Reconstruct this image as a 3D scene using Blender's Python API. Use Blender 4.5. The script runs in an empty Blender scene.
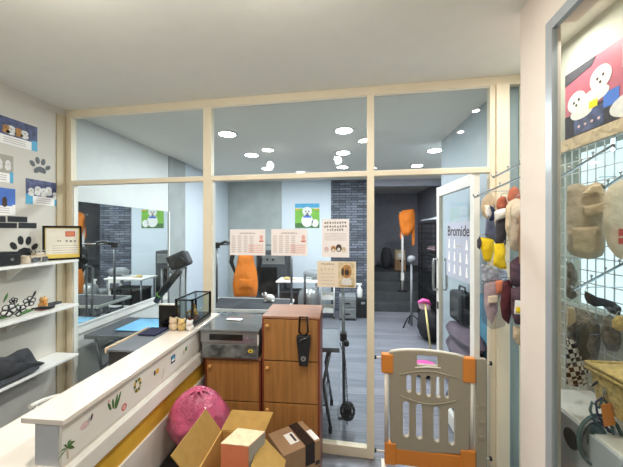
import bpy, math, random
from mathutils import Vector, Matrix, noise
random.seed(7)
sc = bpy.context.scene
COL = sc.collection
PI = math.pi
# ------------------------------------------------------------------ camera
CAMZ = 1.75; F = 300.0; CX = 311.5; HV = 231.0; YAW = math.radians(5.33)
CT, ST = math.cos(YAW), math.sin(YAW)
cd = bpy.data.cameras.new('camera'); cam = bpy.data.objects.new('camera', cd); COL.objects.link(cam)
cam.location = (0, 0, CAMZ); cam.rotation_euler = (PI/2, 0, YAW)
cd.sensor_width = 36; cd.lens = 36*F/623; cd.shift_y = -2.5/623; cd.clip_start = .02
sc.camera = cam

def ray(u, v):
    xc = (u-CX)/F
    return Vector((xc*CT-ST, xc*ST+CT, (HV-v)/F))
def at(u, v, t=None, x=None, y=None, z=None):
    r = ray(u, v)
    if t is None:
        t = x/r.x if x is not None else y/r.y if y is not None else (z-CAMZ)/r.z
    return Vector((r.x*t, r.y*t, CAMZ+r.z*t))

# ------------------------------------------------------------------ materials
def lin(c):
    o = []
    for k in c[:3]:
        k /= 255
        o.append(k/12.92 if k <= .04045 else ((k+.055)/1.055)**2.4)
    return (*o, 1)
def mat(name, rgb, rough=.5, metal=0, var=.06, scale=8, bump=0, bscale=60, stretch=(1, 1, 1), emit=None, estr=1, coat=0, alpha=None, spec=.5, sheen=0):
    m = bpy.data.materials.new(name); m.use_nodes = True
    nt = m.node_tree; b = nt.nodes['Principled BSDF']
    b.inputs['Roughness'].default_value = rough; b.inputs['Metallic'].default_value = metal
    b.inputs['Coat Weight'].default_value = coat
    b.inputs['Specular IOR Level'].default_value = spec
    if sheen: b.inputs['Sheen Weight'].default_value = sheen
    c = lin(rgb)
    tc = nt.nodes.new('ShaderNodeTexCoord'); mp = nt.nodes.new('ShaderNodeMapping')
    mp.inputs['Scale'].default_value = stretch
    nt.links.new(tc.outputs['Object'], mp.inputs['Vector'])
    n = nt.nodes.new('ShaderNodeTexNoise'); n.inputs['Scale'].default_value = scale; n.inputs['Detail'].default_value = 4
    nt.links.new(mp.outputs['Vector'], n.inputs['Vector'])
    cr = nt.nodes.new('ShaderNodeValToRGB')
    cr.color_ramp.elements[0].position = .3; cr.color_ramp.elements[1].position = .7
    cr.color_ramp.elements[0].color = (*[k*(1-2*var) for k in c[:3]], 1)
    cr.color_ramp.elements[1].color = (*[min(1, k*(1+var)) for k in c[:3]], 1)
    nt.links.new(n.outputs['Fac'], cr.inputs['Fac']); nt.links.new(cr.outputs['Color'], b.inputs['Base Color'])
    if bump:
        n2 = nt.nodes.new('ShaderNodeTexNoise'); n2.inputs['Scale'].default_value = bscale; n2.inputs['Detail'].default_value = 3
        nt.links.new(mp.outputs['Vector'], n2.inputs['Vector'])
        bp = nt.nodes.new('ShaderNodeBump'); bp.inputs['Strength'].default_value = bump; bp.inputs['Distance'].default_value = .02
        nt.links.new(n2.outputs['Fac'], bp.inputs['Height']); nt.links.new(bp.outputs['Normal'], b.inputs['Normal'])
    if emit:
        b.inputs['Emission Color'].default_value = lin(emit); b.inputs['Emission Strength'].default_value = estr
    if alpha is not None: b.inputs['Alpha'].default_value = alpha
    return m
def glassmat(name, tint=(240, 248, 246), refl=.07, graze=.5):
    m = bpy.data.materials.new(name); m.use_nodes = True
    nt = m.node_tree; nt.nodes.clear()
    o = nt.nodes.new('ShaderNodeOutputMaterial'); mx = nt.nodes.new('ShaderNodeMixShader')
    t = nt.nodes.new('ShaderNodeBsdfTransparent'); t.inputs['Color'].default_value = lin(tint)
    g = nt.nodes.new('ShaderNodeBsdfGlossy'); g.inputs['Roughness'].default_value = .01
    lw = nt.nodes.new('ShaderNodeLayerWeight'); lw.inputs['Blend'].default_value = .25
    mr = nt.nodes.new('ShaderNodeMapRange'); mr.inputs['To Min'].default_value = refl; mr.inputs['To Max'].default_value = graze
    nt.links.new(lw.outputs['Facing'], mr.inputs['Value'])
    pw = nt.nodes.new('ShaderNodeMath'); pw.operation = 'POWER'; pw.inputs[1].default_value = 2.5
    nt.links.new(lw.outputs['Facing'], pw.inputs[0]); nt.links.new(pw.outputs[0], mr.inputs['Value'])
    nt.links.new(mr.outputs['Result'], mx.inputs['Fac'])
    nt.links.new(t.outputs[0], mx.inputs[1]); nt.links.new(g.outputs[0], mx.inputs[2]); nt.links.new(mx.outputs[0], o.inputs[0])
    return m
def brickmat(name, c1, c2, cm, bw, rh, mortar=.01, rough=.5, bump=.4, rot=(0, 0, 0), grain=None, coat=0, bias=0.0):
    m = bpy.data.materials.new(name); m.use_nodes = True
    nt = m.node_tree; b = nt.nodes['Principled BSDF']; b.inputs['Roughness'].default_value = rough
    b.inputs['Coat Weight'].default_value = coat; b.inputs['Coat Roughness'].default_value = .2
    tc = nt.nodes.new('ShaderNodeTexCoord'); mp = nt.nodes.new('ShaderNodeMapping'); mp.inputs['Rotation'].default_value = rot
    nt.links.new(tc.outputs['Object'], mp.inputs['Vector'])
    br = nt.nodes.new('ShaderNodeTexBrick'); br.inputs['Scale'].default_value = 1
    br.inputs['Brick Width'].default_value = bw; br.inputs['Row Height'].default_value = rh; br.inputs['Mortar Size'].default_value = mortar
    br.inputs['Color1'].default_value = lin(c1); br.inputs['Color2'].default_value = lin(c2); br.inputs['Mortar'].default_value = lin(cm)
    br.inputs['Bias'].default_value = bias
    nt.links.new(mp.outputs['Vector'], br.inputs['Vector'])
    src = br.outputs['Color']
    mp2 = nt.nodes.new('ShaderNodeMapping'); mp2.inputs['Scale'].default_value = grain or (8, 8, 8)
    nt.links.new(mp.outputs['Vector'], mp2.inputs['Vector'])
    n = nt.nodes.new('ShaderNodeTexNoise'); n.inputs['Scale'].default_value = 1; n.inputs['Detail'].default_value = 5
    nt.links.new(mp2.outputs['Vector'], n.inputs['Vector'])
    mx = nt.nodes.new('ShaderNodeMixRGB'); mx.blend_type = 'OVERLAY'; mx.inputs['Fac'].default_value = .55
    nt.links.new(src, mx.inputs['Color1']); nt.links.new(n.outputs['Fac'], mx.inputs['Color2'])
    nt.links.new(mx.outputs['Color'], b.inputs['Base Color'])
    bp = nt.nodes.new('ShaderNodeBump'); bp.inputs['Strength'].default_value = bump; bp.inputs['Distance'].default_value = .02
    bw_ = nt.nodes.new('ShaderNodeRGBToBW'); nt.links.new(mx.outputs['Color'], bw_.inputs[0])
    nt.links.new(bw_.outputs[0], bp.inputs['Height']); nt.links.new(bp.outputs['Normal'], b.inputs['Normal'])
    return m
def checkmat(name, c1, c2, scale):
    m = mat(name, c1, .9); nt = m.node_tree; b = nt.nodes['Principled BSDF']
    tc = nt.nodes.new('ShaderNodeTexCoord'); mp = nt.nodes.new('ShaderNodeMapping'); mp.inputs['Rotation'].default_value = (.3, .2, .35)
    ch = nt.nodes.new('ShaderNodeTexChecker'); ch.inputs['Scale'].default_value = scale
    ch.inputs['Color1'].default_value = lin(c1); ch.inputs['Color2'].default_value = lin(c2)
    nt.links.new(tc.outputs['Object'], mp.inputs['Vector']); nt.links.new(mp.outputs['Vector'], ch.inputs['Vector'])
    nt.links.new(ch.outputs['Color'], b.inputs['Base Color'])
    return m

M = {}
M['ceil'] = mat('ceiling paint', (243, 240, 230), .9, var=.01)
M['wall'] = mat('warm wall paint', (212, 208, 198), .8, var=.015, scale=3)
M['wallcool'] = mat('cool wall panel', (214, 217, 214), .55, var=.03, scale=2.2)
M['wallwhite'] = mat('white wall', (206, 215, 224), .6, var=.01)
M['sidewall'] = mat('blue grey side wall', (172, 184, 190), .5, var=.02)
M['olive'] = mat('olive grey wall', (186, 186, 172), .8, var=.02)
M['marble'] = mat('grey marble panel', (168, 174, 172), .35, var=.08, scale=3.5)
M['greyband'] = mat('grey band panel', (160, 165, 164), .5, var=.07, scale=5)
M['stone'] = brickmat('stacked slate', (74, 78, 90), (128, 134, 148), (36, 38, 44), .26, .055, .006, .75, 1.0, rot=(PI/2, 0, 0), grain=(14, 40, 14))
M['floor'] = brickmat('grey wood planks', (116, 119, 128), (138, 141, 150), (84, 86, 92), 1.22, .155, .0025, .38, .12, grain=(2.5, 40, 2.5), coat=.15)
M['darkwall'] = mat('dark passage paint', (172, 174, 184), .85, var=.05)
M['darkstep'] = mat('dark step', (74, 78, 80), .6, var=.1)
M['alu'] = mat('cream aluminium', (240, 228, 202), .42, var=.015)
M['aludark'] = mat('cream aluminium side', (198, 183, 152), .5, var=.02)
M['aluwhite'] = mat('white aluminium', (236, 234, 224), .4, var=.01)
M['alugrey'] = mat('grey aluminium', (176, 182, 186), .35, metal=.3, var=.02)
M['column'] = mat('pale pink paint', (232, 219, 206), .7, var=.01)
M['glass'] = glassmat('clear glass', (250, 253, 253), .022, .5)
M['glasssh'] = glassmat('shop glass', (244, 247, 245), .02, .4)
M['acrylic'] = glassmat('acrylic', (240, 244, 244), .05, .5)
M['mirror'] = mat('mirror silver', (225, 230, 228), .015, metal=1, var=0)
M['white'] = mat('white laminate', (240, 238, 232), .4, var=.01)
M['ctop'] = mat('counter top laminate', (240, 232, 222), .12, var=.01, coat=.4)
M['cpanel'] = mat('counter panel', (236, 232, 224), .45, var=.01)
M['cend'] = mat('counter end grey', (196, 200, 206), .5, var=.02)
M['yellow'] = mat('yellow panel', (226, 178, 60), .55, var=.05)
M['shelf'] = mat('white shelf', (240, 239, 234), .35, var=.01)
M['wood'] = mat('cherry wood veneer', (174, 122, 68), .38, var=.14, scale=3, stretch=(14, 14, .8), coat=.15)
M['woodtop'] = mat('cherry wood top', (164, 114, 84), .35, var=.1, scale=3, stretch=(1, 14, 14), coat=.2)
M['woodedge'] = mat('dark cherry edge', (128, 62, 38), .4, var=.1)
M['knob'] = mat('pine knob', (214, 160, 92), .4)
M['black'] = mat('black plastic', (30, 30, 32), .4, var=.08)
M['blackg'] = mat('black gloss', (18, 18, 20), .15, var=.02)
M['blackcloth'] = mat('black cloth', (34, 34, 38), .9, bump=.4, bscale=40)
M['darkgrey'] = mat('dark grey fabric', (66, 68, 72), .95, var=.12, scale=20, bump=.4, bscale=120)
M['grey'] = mat('grey plastic', (140, 144, 148), .5)
M['greymetal'] = mat('grey metal', (120, 124, 128), .35, metal=.7)
M['chrome'] = mat('chrome', (200, 204, 208), .2, metal=1)
M['silver'] = mat('brushed silver', (150, 152, 152), .3, metal=.6, var=.08)
M['smoke'] = mat('smoked glass top', (118, 122, 124), .15, metal=.25, var=.05, coat=.5)
M['camo'] = mat('camouflage film', (112, 120, 118), .35, metal=.1, var=.45, scale=18)
M['cardboard'] = mat('cardboard', (176, 140, 74), .85, var=.05, scale=30)
M['cardin'] = mat('cardboard inside', (190, 152, 82), .85, var=.05)
M['cardgrey'] = mat('brown shipping card', (164, 130, 98), .85, var=.06)
M['salmon'] = mat('salmon card', (232, 140, 104), .7, var=.04)
M['papertop'] = mat('pale printed card', (226, 206, 168), .7, var=.12, scale=40)
M['greycard'] = mat('grey card', (176, 172, 160), .8, var=.05)
M['tape'] = mat('dark brown tape', (44, 36, 34), .25)
M['paper'] = mat('white paper', (246, 244, 240), .7, var=.01)
M['pinkpaper'] = mat('blush paper', (250, 243, 242), .65, var=.01)
M['tanpaper'] = mat('tan paper', (240, 226, 204), .65, var=.02)
M['ink'] = mat('dark ink', (60, 50, 48), .8)
M['greyink'] = mat('grey ink', (192, 182, 180), .8)
M['pinkink'] = mat('pink ink', (236, 186, 176), .8)
M['redink'] = mat('red ink', (208, 74, 60), .8)
M['pinkbag'] = mat('pink bin bag', (196, 88, 124), .3, var=.2, scale=9, bump=.9, bscale=20, coat=.25)
M['orange'] = mat('orange cloth', (255, 142, 50), .85, var=.05, bump=.3, bscale=30)
M['orangep'] = mat('orange plastic', (226, 140, 56), .45, var=.02)
M['taupe'] = mat('taupe plastic', (166, 156, 136), .5, var=.02)
M['ivory'] = mat('ivory plastic', (238, 232, 218), .45, var=.01)
M['tableblack'] = mat('black rubber table top', (46, 48, 53), .6, var=.08)
M['bluemat'] = mat('light blue mat', (136, 206, 250), .6, var=.02)
M['tabletop'] = mat('dark rubber table top', (72, 76, 84), .6, var=.08)
M['tablegrey'] = mat('grey rubber table top', (110, 116, 124), .6, var=.06)
M['navy'] = mat('navy print', (74, 82, 124), .5, var=.35, scale=25)
M['blue'] = mat('blue print', (72, 118, 206), .5, var=.08)
M['teal'] = mat('teal print', (74, 166, 206), .5)
M['green'] = mat('green print', (124, 184, 70), .6, var=.12)
M['leaf'] = mat('leaf green', (74, 116, 60), .6, var=.12)
M['dogwhite'] = mat('white fur print', (232, 230, 226), .8, var=.06, scale=40)
M['dogtan'] = mat('tan fur print', (190, 140, 84), .8, var=.2, scale=40)
M['dogdark'] = mat('dark fur print', (84, 66, 56), .8, var=.2, scale=40)
M['poster_pink'] = mat('pink poster', (184, 100, 116), .5, var=.05)
M['gold'] = mat('gold', (214, 168, 76), .3, metal=.8)
M['certy'] = mat('yellow certificate', (250, 244, 226), .6, var=.03)
M['certb'] = mat('yellow certificate border', (250, 220, 110), .6)
M['cat'] = mat('ginger glaze', (214, 160, 90), .3, var=.2, scale=30)
M['beige'] = mat('beige cotton', (216, 196, 164), .95, var=.07, bump=.5, bscale=25)
M['khaki'] = mat('khaki cotton', (212, 196, 172), .95, var=.1, bump=.5, bscale=25)
M['cream'] = mat('cream canvas', (240, 224, 198), .95, var=.03, bump=.3, bscale=40)
M['rust'] = mat('rust knit', (190, 110, 84), .95, var=.15, scale=40)
M['ygarment'] = mat('yellow cotton', (250, 214, 40), .9, var=.06, bump=.4, bscale=25)
M['denim'] = mat('grey denim', (110, 116, 140), .9, var=.12, scale=30)
M['charcoal'] = mat('charcoal cotton', (72, 70, 78), .9, var=.1, scale=30)
M['navyc'] = mat('navy cotton', (44, 48, 80), .9, var=.1)
M['burg'] = mat('burgundy cotton', (86, 36, 44), .9, var=.2, scale=30)
M['plum'] = mat('plum cotton', (96, 72, 84), .9, var=.25, scale=30)
M['pinkc'] = mat('pink satin', (224, 192, 196), .6, var=.08, scale=20)
M['packsilver'] = mat('silver film pack', (196, 202, 220), .25, metal=.2, var=.3, scale=40)
M['plaid'] = checkmat('black white gingham', (34, 32, 34), (232, 228, 222), 50)
M['straw'] = mat('straw', (212, 184, 120), .9, var=.15, scale=50, bump=.6, bscale=80)
M['fur'] = mat('grey fur', (158, 148, 136), 1, var=.3, scale=40, bump=.8, bscale=80)
M['plasticbag'] = glassmat('clear plastic bag', (235, 238, 240), .08, .6)
M['dulltea'] = mat('dull teal towel', (96, 150, 174), .9, var=.06)
M['purple'] = mat('plum cushion', (112, 94, 108), .95, var=.1, bump=.3)
M['pinkplastic'] = mat('hot pink plastic', (236, 96, 170), .4)
M['ylwplastic'] = mat('pale yellow handle', (232, 218, 150), .45)
M['cagewire'] = mat('black wire', (30, 31, 34), .5, metal=.3)
M['tealcloth'] = mat('teal cord', (70, 96, 100), .8, var=.1)
M['bromide'] = mat('lilac grey film', (186, 190, 204), .5, var=.04)
M['lamp'] = mat('lamp diffuser', (255, 255, 255), .5, emit=(236, 244, 255), estr=30)
M['gridwire'] = mat('pale coated wire', (206, 210, 210), .4, metal=.2)
M['lampw'] = mat('warm lamp diffuser', (255, 255, 255), .5, emit=(255, 244, 228), estr=12)

# ------------------------------------------------------------------ mesh builder
class MB:
    def __init__(s, *mats):
        s.v = []; s.f = []; s.mi = []; s.sm = []; s.mats = [M[m] if isinstance(m, str) else m for m in mats]; s.cur = 0
    def use(s, m):
        m = M[m] if isinstance(m, str) else m
        if m not in s.mats: s.mats.append(m)
        s.cur = s.mats.index(m); return s
    def add(s, vs, fs, smooth=False):
        o = len(s.v); s.v += [Vector(p) for p in vs]
        for f in fs: s.f.append([o+i for i in f]); s.mi.append(s.cur); s.sm.append(smooth)
        return s
    def box(s, x0, y0, z0, x1, y1, z1):
        x0, x1 = sorted((x0, x1)); y0, y1 = sorted((y0, y1)); z0, z1 = sorted((z0, z1))
        return s.add([(x0,y0,z0),(x1,y0,z0),(x1,y1,z0),(x0,y1,z0),(x0,y0,z1),(x1,y0,z1),(x1,y1,z1),(x0,y1,z1)],
                     [(0,3,2,1),(4,5,6,7),(0,1,5,4),(1,2,6,5),(2,3,7,6),(3,0,4,7)])
    def fbox(s, fr, a0, b0, z0, a1, b1, z1):          # box in a frame fr(a, b, z)
        P = [fr(a,b,z) for z in (z0,z1) for a,b in ((a0,b0),(a1,b0),(a1,b1),(a0,b1))]
        return s.add(P, [(0,3,2,1),(4,5,6,7),(0,1,5,4),(1,2,6,5),(2,3,7,6),(3,0,4,7)])
    def hexa(s, P):                                    # 8 points, bottom ring then top ring
        return s.add(P, [(0,3,2,1),(4,5,6,7),(0,1,5,4),(1,2,6,5),(2,3,7,6),(3,0,4,7)])
    def prism(s, pts, vec):
        n = len(pts); vec = Vector(vec); P = [Vector(p) for p in pts]
        return s.add(P+[p+vec for p in P], [list(range(n))[::-1], list(range(n, 2*n))]+[(i,(i+1)%n,n+(i+1)%n,n+i) for i in range(n)])
    def cone(s, p0, p1, r0, r1=None, n=12, smooth=True):
        r1 = r0 if r1 is None else r1
        p0, p1 = Vector(p0), Vector(p1); d = (p1-p0).normalized()
        a = d.orthogonal().normalized(); b = d.cross(a)
        P = [p+r*(math.cos(2*PI*i/n)*a+math.sin(2*PI*i/n)*b) for p, r in ((p0,r0),(p1,r1)) for i in range(n)]
        s.add(P, [(i,(i+1)%n,n+(i+1)%n,n+i) for i in range(n)], smooth)
        o = len(s.v)-2*n
        s.f += [[o+i for i in range(n)][::-1], [o+n+i for i in range(n)]]; s.mi += [s.cur]*2; s.sm += [False]*2
        return s
    def tube(s, pts, r, n=8, closed=False):
        P = [Vector(p) for p in pts]; m = len(P); R = r if isinstance(r, (list, tuple)) else [r]*m
        vs = []; ref = None
        for i in range(m):
            d = (P[(i+1) % m]-P[i-1]) if closed else (P[min(i+1,m-1)]-P[max(i-1,0)])
            d.normalize()
            if ref is None: ref = d.orthogonal().normalized()
            a = (ref-d*ref.dot(d)); a = a.normalized() if a.length > 1e-6 else d.orthogonal().normalized()
            ref = a; b = d.cross(a)
            vs += [P[i]+R[i]*(math.cos(2*PI*k/n)*a+math.sin(2*PI*k/n)*b) for k in range(n)]
        fs = [(i*n+k, i*n+(k+1)%n, ((i+1)%m)*n+(k+1)%n, ((i+1)%m)*n+k) for i in range(m if closed else m-1) for k in range(n)]
        s.add(vs, fs, True)
        if not closed:
            o = len(s.v)-m*n
            s.f += [[o+k for k in range(n)][::-1], [o+(m-1)*n+k for k in range(n)]]; s.mi += [s.cur]*2; s.sm += [False]*2
        return s
    def ball(s, c, r, nu=16, nv=10, wob=0, seed=0, freq=3):
        c = Vector(c); r = (r,r,r) if not isinstance(r, (tuple, list)) else r
        vs = []
        for j in range(1, nv):
            for i in range(nu):
                th = PI*j/nv; ph = 2*PI*i/nu
                d = Vector((math.sin(th)*math.cos(ph), math.sin(th)*math.sin(ph), math.cos(th)))
                k = 1+wob*noise.noise(d*freq+Vector((seed, 0, 0)))
                vs.append(c+Vector((d.x*r[0]*k, d.y*r[1]*k, d.z*r[2]*k)))
        t = len(vs); vs += [c+Vector((0,0,r[2])), c-Vector((0,0,r[2]))]
        fs = [(j*nu+i, (j+1)*nu+i, (j+1)*nu+(i+1)%nu, j*nu+(i+1)%nu) for j in range(nv-2) for i in range(nu)]
        fs += [(t, i, (i+1)%nu) for i in range(nu)]+[(t+1, (nv-2)*nu+(i+1)%nu, (nv-2)*nu+i) for i in range(nu)]
        return s.add(vs, fs, True)
    def lathe(s, c, prof, n=20):
        c = Vector(c)
        vs = [c+Vector((r*math.cos(2*PI*i/n), r*math.sin(2*PI*i/n), z)) for r, z in prof for i in range(n)]
        m = len(prof)
        s.add(vs, [(j*n+i, j*n+(i+1)%n, (j+1)*n+(i+1)%n, (j+1)*n+i) for j in range(m-1) for i in range(n)], True)
        o = len(s.v)-m*n
        s.f += [[o+i for i in range(n)][::-1], [o+(m-1)*n+i for i in range(n)]]; s.mi += [s.cur]*2; s.sm += [False]*2
        return s
    def pillow(s, outline, nrm, depth, wob=.3, seed=0, res=44, rings=7, freq=14, back=True):
        P = [Vector(p) for p in outline]; m = len(P); nrm = Vector(nrm).normalized()
        per = [0]
        for i in range(m): per.append(per[-1]+(P[(i+1) % m]-P[i]).length)
        pts = []
        for k in range(res):
            L = per[-1]*k/res; i = max(j for j in range(m) if per[j] <= L)
            f = (L-per[i])/max(1e-9, per[i+1]-per[i]); pts.append(P[i].lerp(P[(i+1) % m], f))
        c = sum(pts, Vector())/res
        for _ in range(1): pts = [pts[i]*.8+(pts[i-1]+pts[(i+1) % res])*.1 for i in range(res)]
        def side(sg):
            vs = []
            for j in range(rings):
                q = 1-j/rings; h = depth*math.sqrt(max(0, 1-q**2.6))
                for p in pts:
                    w = c+(p-c)*q
                    vs.append(w+nrm*sg*(h+(depth*wob*noise.noise(w*freq+Vector((seed,seed,0))) if 0 < j else 0)))
            vs.append(c+nrm*sg*depth)
            fs = []
            for j in range(rings-1):
                for i in range(res):
                    q = (j*res+i, j*res+(i+1)%res, (j+1)*res+(i+1)%res, (j+1)*res+i)
                    fs.append(q if sg > 0 else q[::-1])
            for i in range(res):
                q = ((rings-1)*res+i, (rings-1)*res+(i+1)%res, rings*res); fs.append(q if sg > 0 else q[::-1])
            s.add(vs, fs, True)
        side(1)
        if back: side(-1)
        return s
    def build(s, name, parent=None, bevel=0, origin=None):
        me = bpy.data.meshes.new(name)
        if parent is not None: org = wloc(parent)
        elif origin is not None: org = Vector(origin)
        else:
            xs = [[p[i] for p in s.v] for i in range(3)]
            org = Vector(((min(xs[0])+max(xs[0]))/2, (min(xs[1])+max(xs[1]))/2, min(xs[2])))
        me.from_pydata([p-org for p in s.v], [], s.f)
        for m in s.mats: me.materials.append(m)
        me.polygons.foreach_set('material_index', s.mi); me.polygons.foreach_set('use_smooth', s.sm)
        me.update()
        o = bpy.data.objects.new(name, me); COL.objects.link(o)
        if parent is not None:
            o.parent = parent; WL[o.name] = org
        else:
            o.location = org; WL[o.name] = org
        if bevel:
            b = o.modifiers.new('bevel', 'BEVEL'); b.width = bevel; b.segments = 2; b.limit_method = 'ANGLE'; b.angle_limit = .7
        return o
WL = {}
def wloc(o): return WL[o.name]
def tag(o, label, cat, group=None):
    o['label'] = label; o['category'] = cat
    if group: o['group'] = group
    return o
def thing(name, label, cat, loc, group=None):
    o = bpy.data.objects.new(name, None); COL.objects.link(o); o.location = loc; o.empty_display_size = .05
    WL[o.name] = Vector(loc)
    return tag(o, label, cat, group)
def struct(o):
    o['kind'] = 'structure'; return o
def lab(o, t): o['label'] = t; return o
def copy_tree(root, loc, label=None):
    def cp(o, parent):
        c = o.copy(); COL.objects.link(c)
        if parent is not None: c.parent = parent
        for ch in [k for k in o.children]: cp(ch, c)
        return c
    r = cp(root, None); r.location = loc
    if label: r['label'] = label
    return r
def curve_plate(outline, holes, thick, bev, fr, material, name, parent):
    cu = bpy.data.curves.new('tmp', 'CURVE'); cu.dimensions = '2D'; cu.fill_mode = 'BOTH'; cu.extrude = thick/2-bev; cu.bevel_depth = bev; cu.bevel_resolution = 1
    for ring in [outline]+holes:
        sp = cu.splines.new('POLY'); sp.points.add(len(ring)-1); sp.use_cyclic_u = True
        for p, q in zip(sp.points, ring): p.co = (q[0], q[1], 0, 1)
    o = bpy.data.objects.new('tmp', cu); COL.objects.link(o)
    me = bpy.data.meshes.new_from_object(o.evaluated_get(bpy.context.evaluated_depsgraph_get()))
    b = MB(material)
    b.add([fr(v.co.x, v.co.z, v.co.y) for v in me.vertices], [list(p.vertices) for p in me.polygons])
    bpy.data.objects.remove(o); bpy.data.curves.remove(cu); bpy.data.meshes.remove(me)
    return b.build(name, parent)
def text_pts(txt, size):
    cu = bpy.data.curves.new('tmp', 'FONT'); cu.body = txt; cu.size = size; cu.extrude = .0006; cu.offset = size*.012
    o = bpy.data.objects.new('tmp', cu); COL.objects.link(o)
    me = bpy.data.meshes.new_from_object(o.evaluated_get(bpy.context.evaluated_depsgraph_get()))
    r = ([tuple(v.co) for v in me.vertices], [list(p.vertices) for p in me.polygons])
    bpy.data.objects.remove(o); bpy.data.curves.remove(cu); bpy.data.meshes.remove(me)
    return r
def rrect(x0, z0, x1, z1, r, n=5):
    r = min(r, abs(x1-x0)/2-1e-5, abs(z1-z0)/2-1e-5); P = []
    for cx, cz, a in ((x1-r,z1-r,0),(x0+r,z1-r,PI/2),(x0+r,z0+r,PI),(x1-r,z0+r,1.5*PI)):
        P += [(cx+r*math.cos(a+PI/2*i/n), cz+r*math.sin(a+PI/2*i/n)) for i in range(n+1)]
    return P
def ell(cx, cz, rx, rz, n=20, rot=0):
    return [(cx+rx*math.cos(2*PI*i/n)*math.cos(rot)-rz*math.sin(2*PI*i/n)*math.sin(rot),
             cz+rx*math.cos(2*PI*i/n)*math.sin(rot)+rz*math.sin(2*PI*i/n)*math.cos(rot)) for i in range(n)]

# ------------------------------------------------------------------ room layout
XL = -2.52; XR = 1.33; HC = 2.86; YB = 6.6
A = Vector((XL, 2.547, 0)); B = Vector((1.078, 2.268, 0))
E = (B-A).normalized(); N = Vector((-E.y, E.x, 0))
def pf(k, off, z): p = A+E*k+N*off; return Vector((p.x, p.y, z))
def ku(u, off=0):
    r = ray(u, HV); q = A+N*off
    # r*t = q + E*k
    det = r.x*(-E.y)-(-E.x)*r.y
    t = (q.x*(-E.y)-(-E.x)*q.y)/det
    return ((r.x*t-q.x)*E.x+(r.y*t-q.y)*E.y), t
def kz(u, v, off=0):
    k, t = ku(u, off); return k, CAMZ+(HV-v)/F*t
ZH, ZT1, ZT0, ZS = CAMZ+1.045, CAMZ+.458, CAMZ+.422, .078

# shell
struct(MB('floor').box(-2.7, -2.6, -.1, 2.6, 9.2, 0).build('floor', origin=(0, 0, 0)))
struct(MB('ceil').box(-2.7, -2.6, HC, 2.6, 9.2, HC+.1).build('ceiling'))
w = MB('wall').box(XL-.15, -2.6, 0, XL, 2.545, HC)
struct(w.build('wall_left'))
y_mir = 4.21; y_band = 4.69
struct(MB('wallcool').box(XL-.15, 2.545, 0, XL, y_mir+.01, HC).build('wall_left_inner'))
struct(MB('greyband').box(XL-.15, y_mir+.01, 0, XL+.012, y_band, HC).build('wall_left_band'))
struct(MB('wallwhite').box(XL-.15, y_band, 0, XL, YB+.15, HC).build('wall_left_far'))
xa = at(282, HV, y=YB).x; xb = at(331, HV, y=YB).x; xd = .62
struct(MB('marble').box(XL, YB, 0, xa, YB+.15, HC).build('wall_back_marble'))
struct(MB('wallwhite').box(xa, YB-.04, 0, xb, YB+.15, HC).build('wall_back_white'))
struct(MB('stone').box(xb, YB-.02, 0, xd, YB+.15, HC).build('wall_back_stone', origin=(0, YB, 0)))
struct(MB('darkwall').box(xd, YB, 2.72, 2.45, YB+.15, HC).build('wall_back_header'))
struct(MB('darkwall').box(xd-.1, YB+.15, 0, xd, 9.1, HC).build('wall_passage_left'))
struct(MB('darkwall').box(2.3, YB, 0, 2.45, 9.1, HC).build('wall_passage_right'))
struct(MB('darkwall').box(xd-.1, 9.1, 0, 2.45, 9.2, HC).build('wall_passage_back'))
struct(MB('sidewall').box(1.25, 2.33, 0, 1.36, 3.83, HC).build('wall_right_inner'))
struct(MB('wallwhite').box(1.36, 3.73, 0, 2.45, 3.83, HC).build('wall_right_return'))
struct(MB('marble').box(2.3, 3.83, 0, 2.45, YB, HC).build('wall_right_far'))
struct(MB('wall').box(-2.7, -2.6, 0, 2.6, -2.5, HC).build('wall_front'))
# outer right wall with two openings to the bright street
wr = MB('olive')
wr.box(XR, -2.5, 0, XR+.12, 1.2, HC); wr.box(XR, 1.2, 0, XR+.12, 1.95, 1.32); wr.box(XR, 1.2, 2.22, XR+.12, 1.95, HC)
wr.box(XR, 1.95, 0, XR+.12, 2.02, HC); wr.box(XR, 2.02, 2.76, XR+.12, 2.3, HC); wr.box(XR, 2.02, 0, XR+.12, 2.3, .08)
struct(wr.build('wall_right'))
struct(MB('glass').box(XR+.05, 1.2, 1.32, XR+.06, 1.95, 2.22).build('window_8'))
struct(MB('glass').box(XR+.05, 2.02, .08, XR+.06, 2.3, 2.76).build('window_9'))

# ---- partition frame
kL, kP2a, kP2b, kP3a, kP3b, kRa, kRm, kRb = [ku(u)[0] for u in (71, 203, 211, 367, 374.2, 490, 495.5, 508.5)]
kE = (XR-A.x)/E.x
D0, D1 = 0, .055
def fr_member(a0, z0, a1, z1, name, m='alu', d0=D0, d1=D1):
    return struct(MB(m).fbox(pf, a0, d0, z0, a1, d1, z1).build(name, bevel=.003))
fr_member(0, ZH, kE, HC, 'trim_1')
fr_member(0, 0, kL, ZH, 'trim_2')
fr_member(kP2a, 0, kP2b, ZH, 'trim_3')
fr_member(kP3a, 0, kP3b, ZH, 'trim_4')
fr_member(kRa, 0, kRm, ZH, 'trim_5')
fr_member(kRm, 0, kRb, ZH, 'trim_6', d0=-.02)
fr_member(kL, ZT0, kP2a, ZT1, 'trim_7'); fr_member(kP2b, ZT0, kP3a, ZT1, 'trim_8'); fr_member(kP3b, ZT0, kRa, ZT1, 'trim_9')
fr_member(kL, 0, kP2a, ZS, 'trim_10'); fr_member(kP2b, 0, kP3a, ZS, 'trim_11')
fr_member(kE-.04, 0, kE, ZH, 'trim_12')
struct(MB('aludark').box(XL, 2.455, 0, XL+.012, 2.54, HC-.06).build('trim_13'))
n_ = 1
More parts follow.
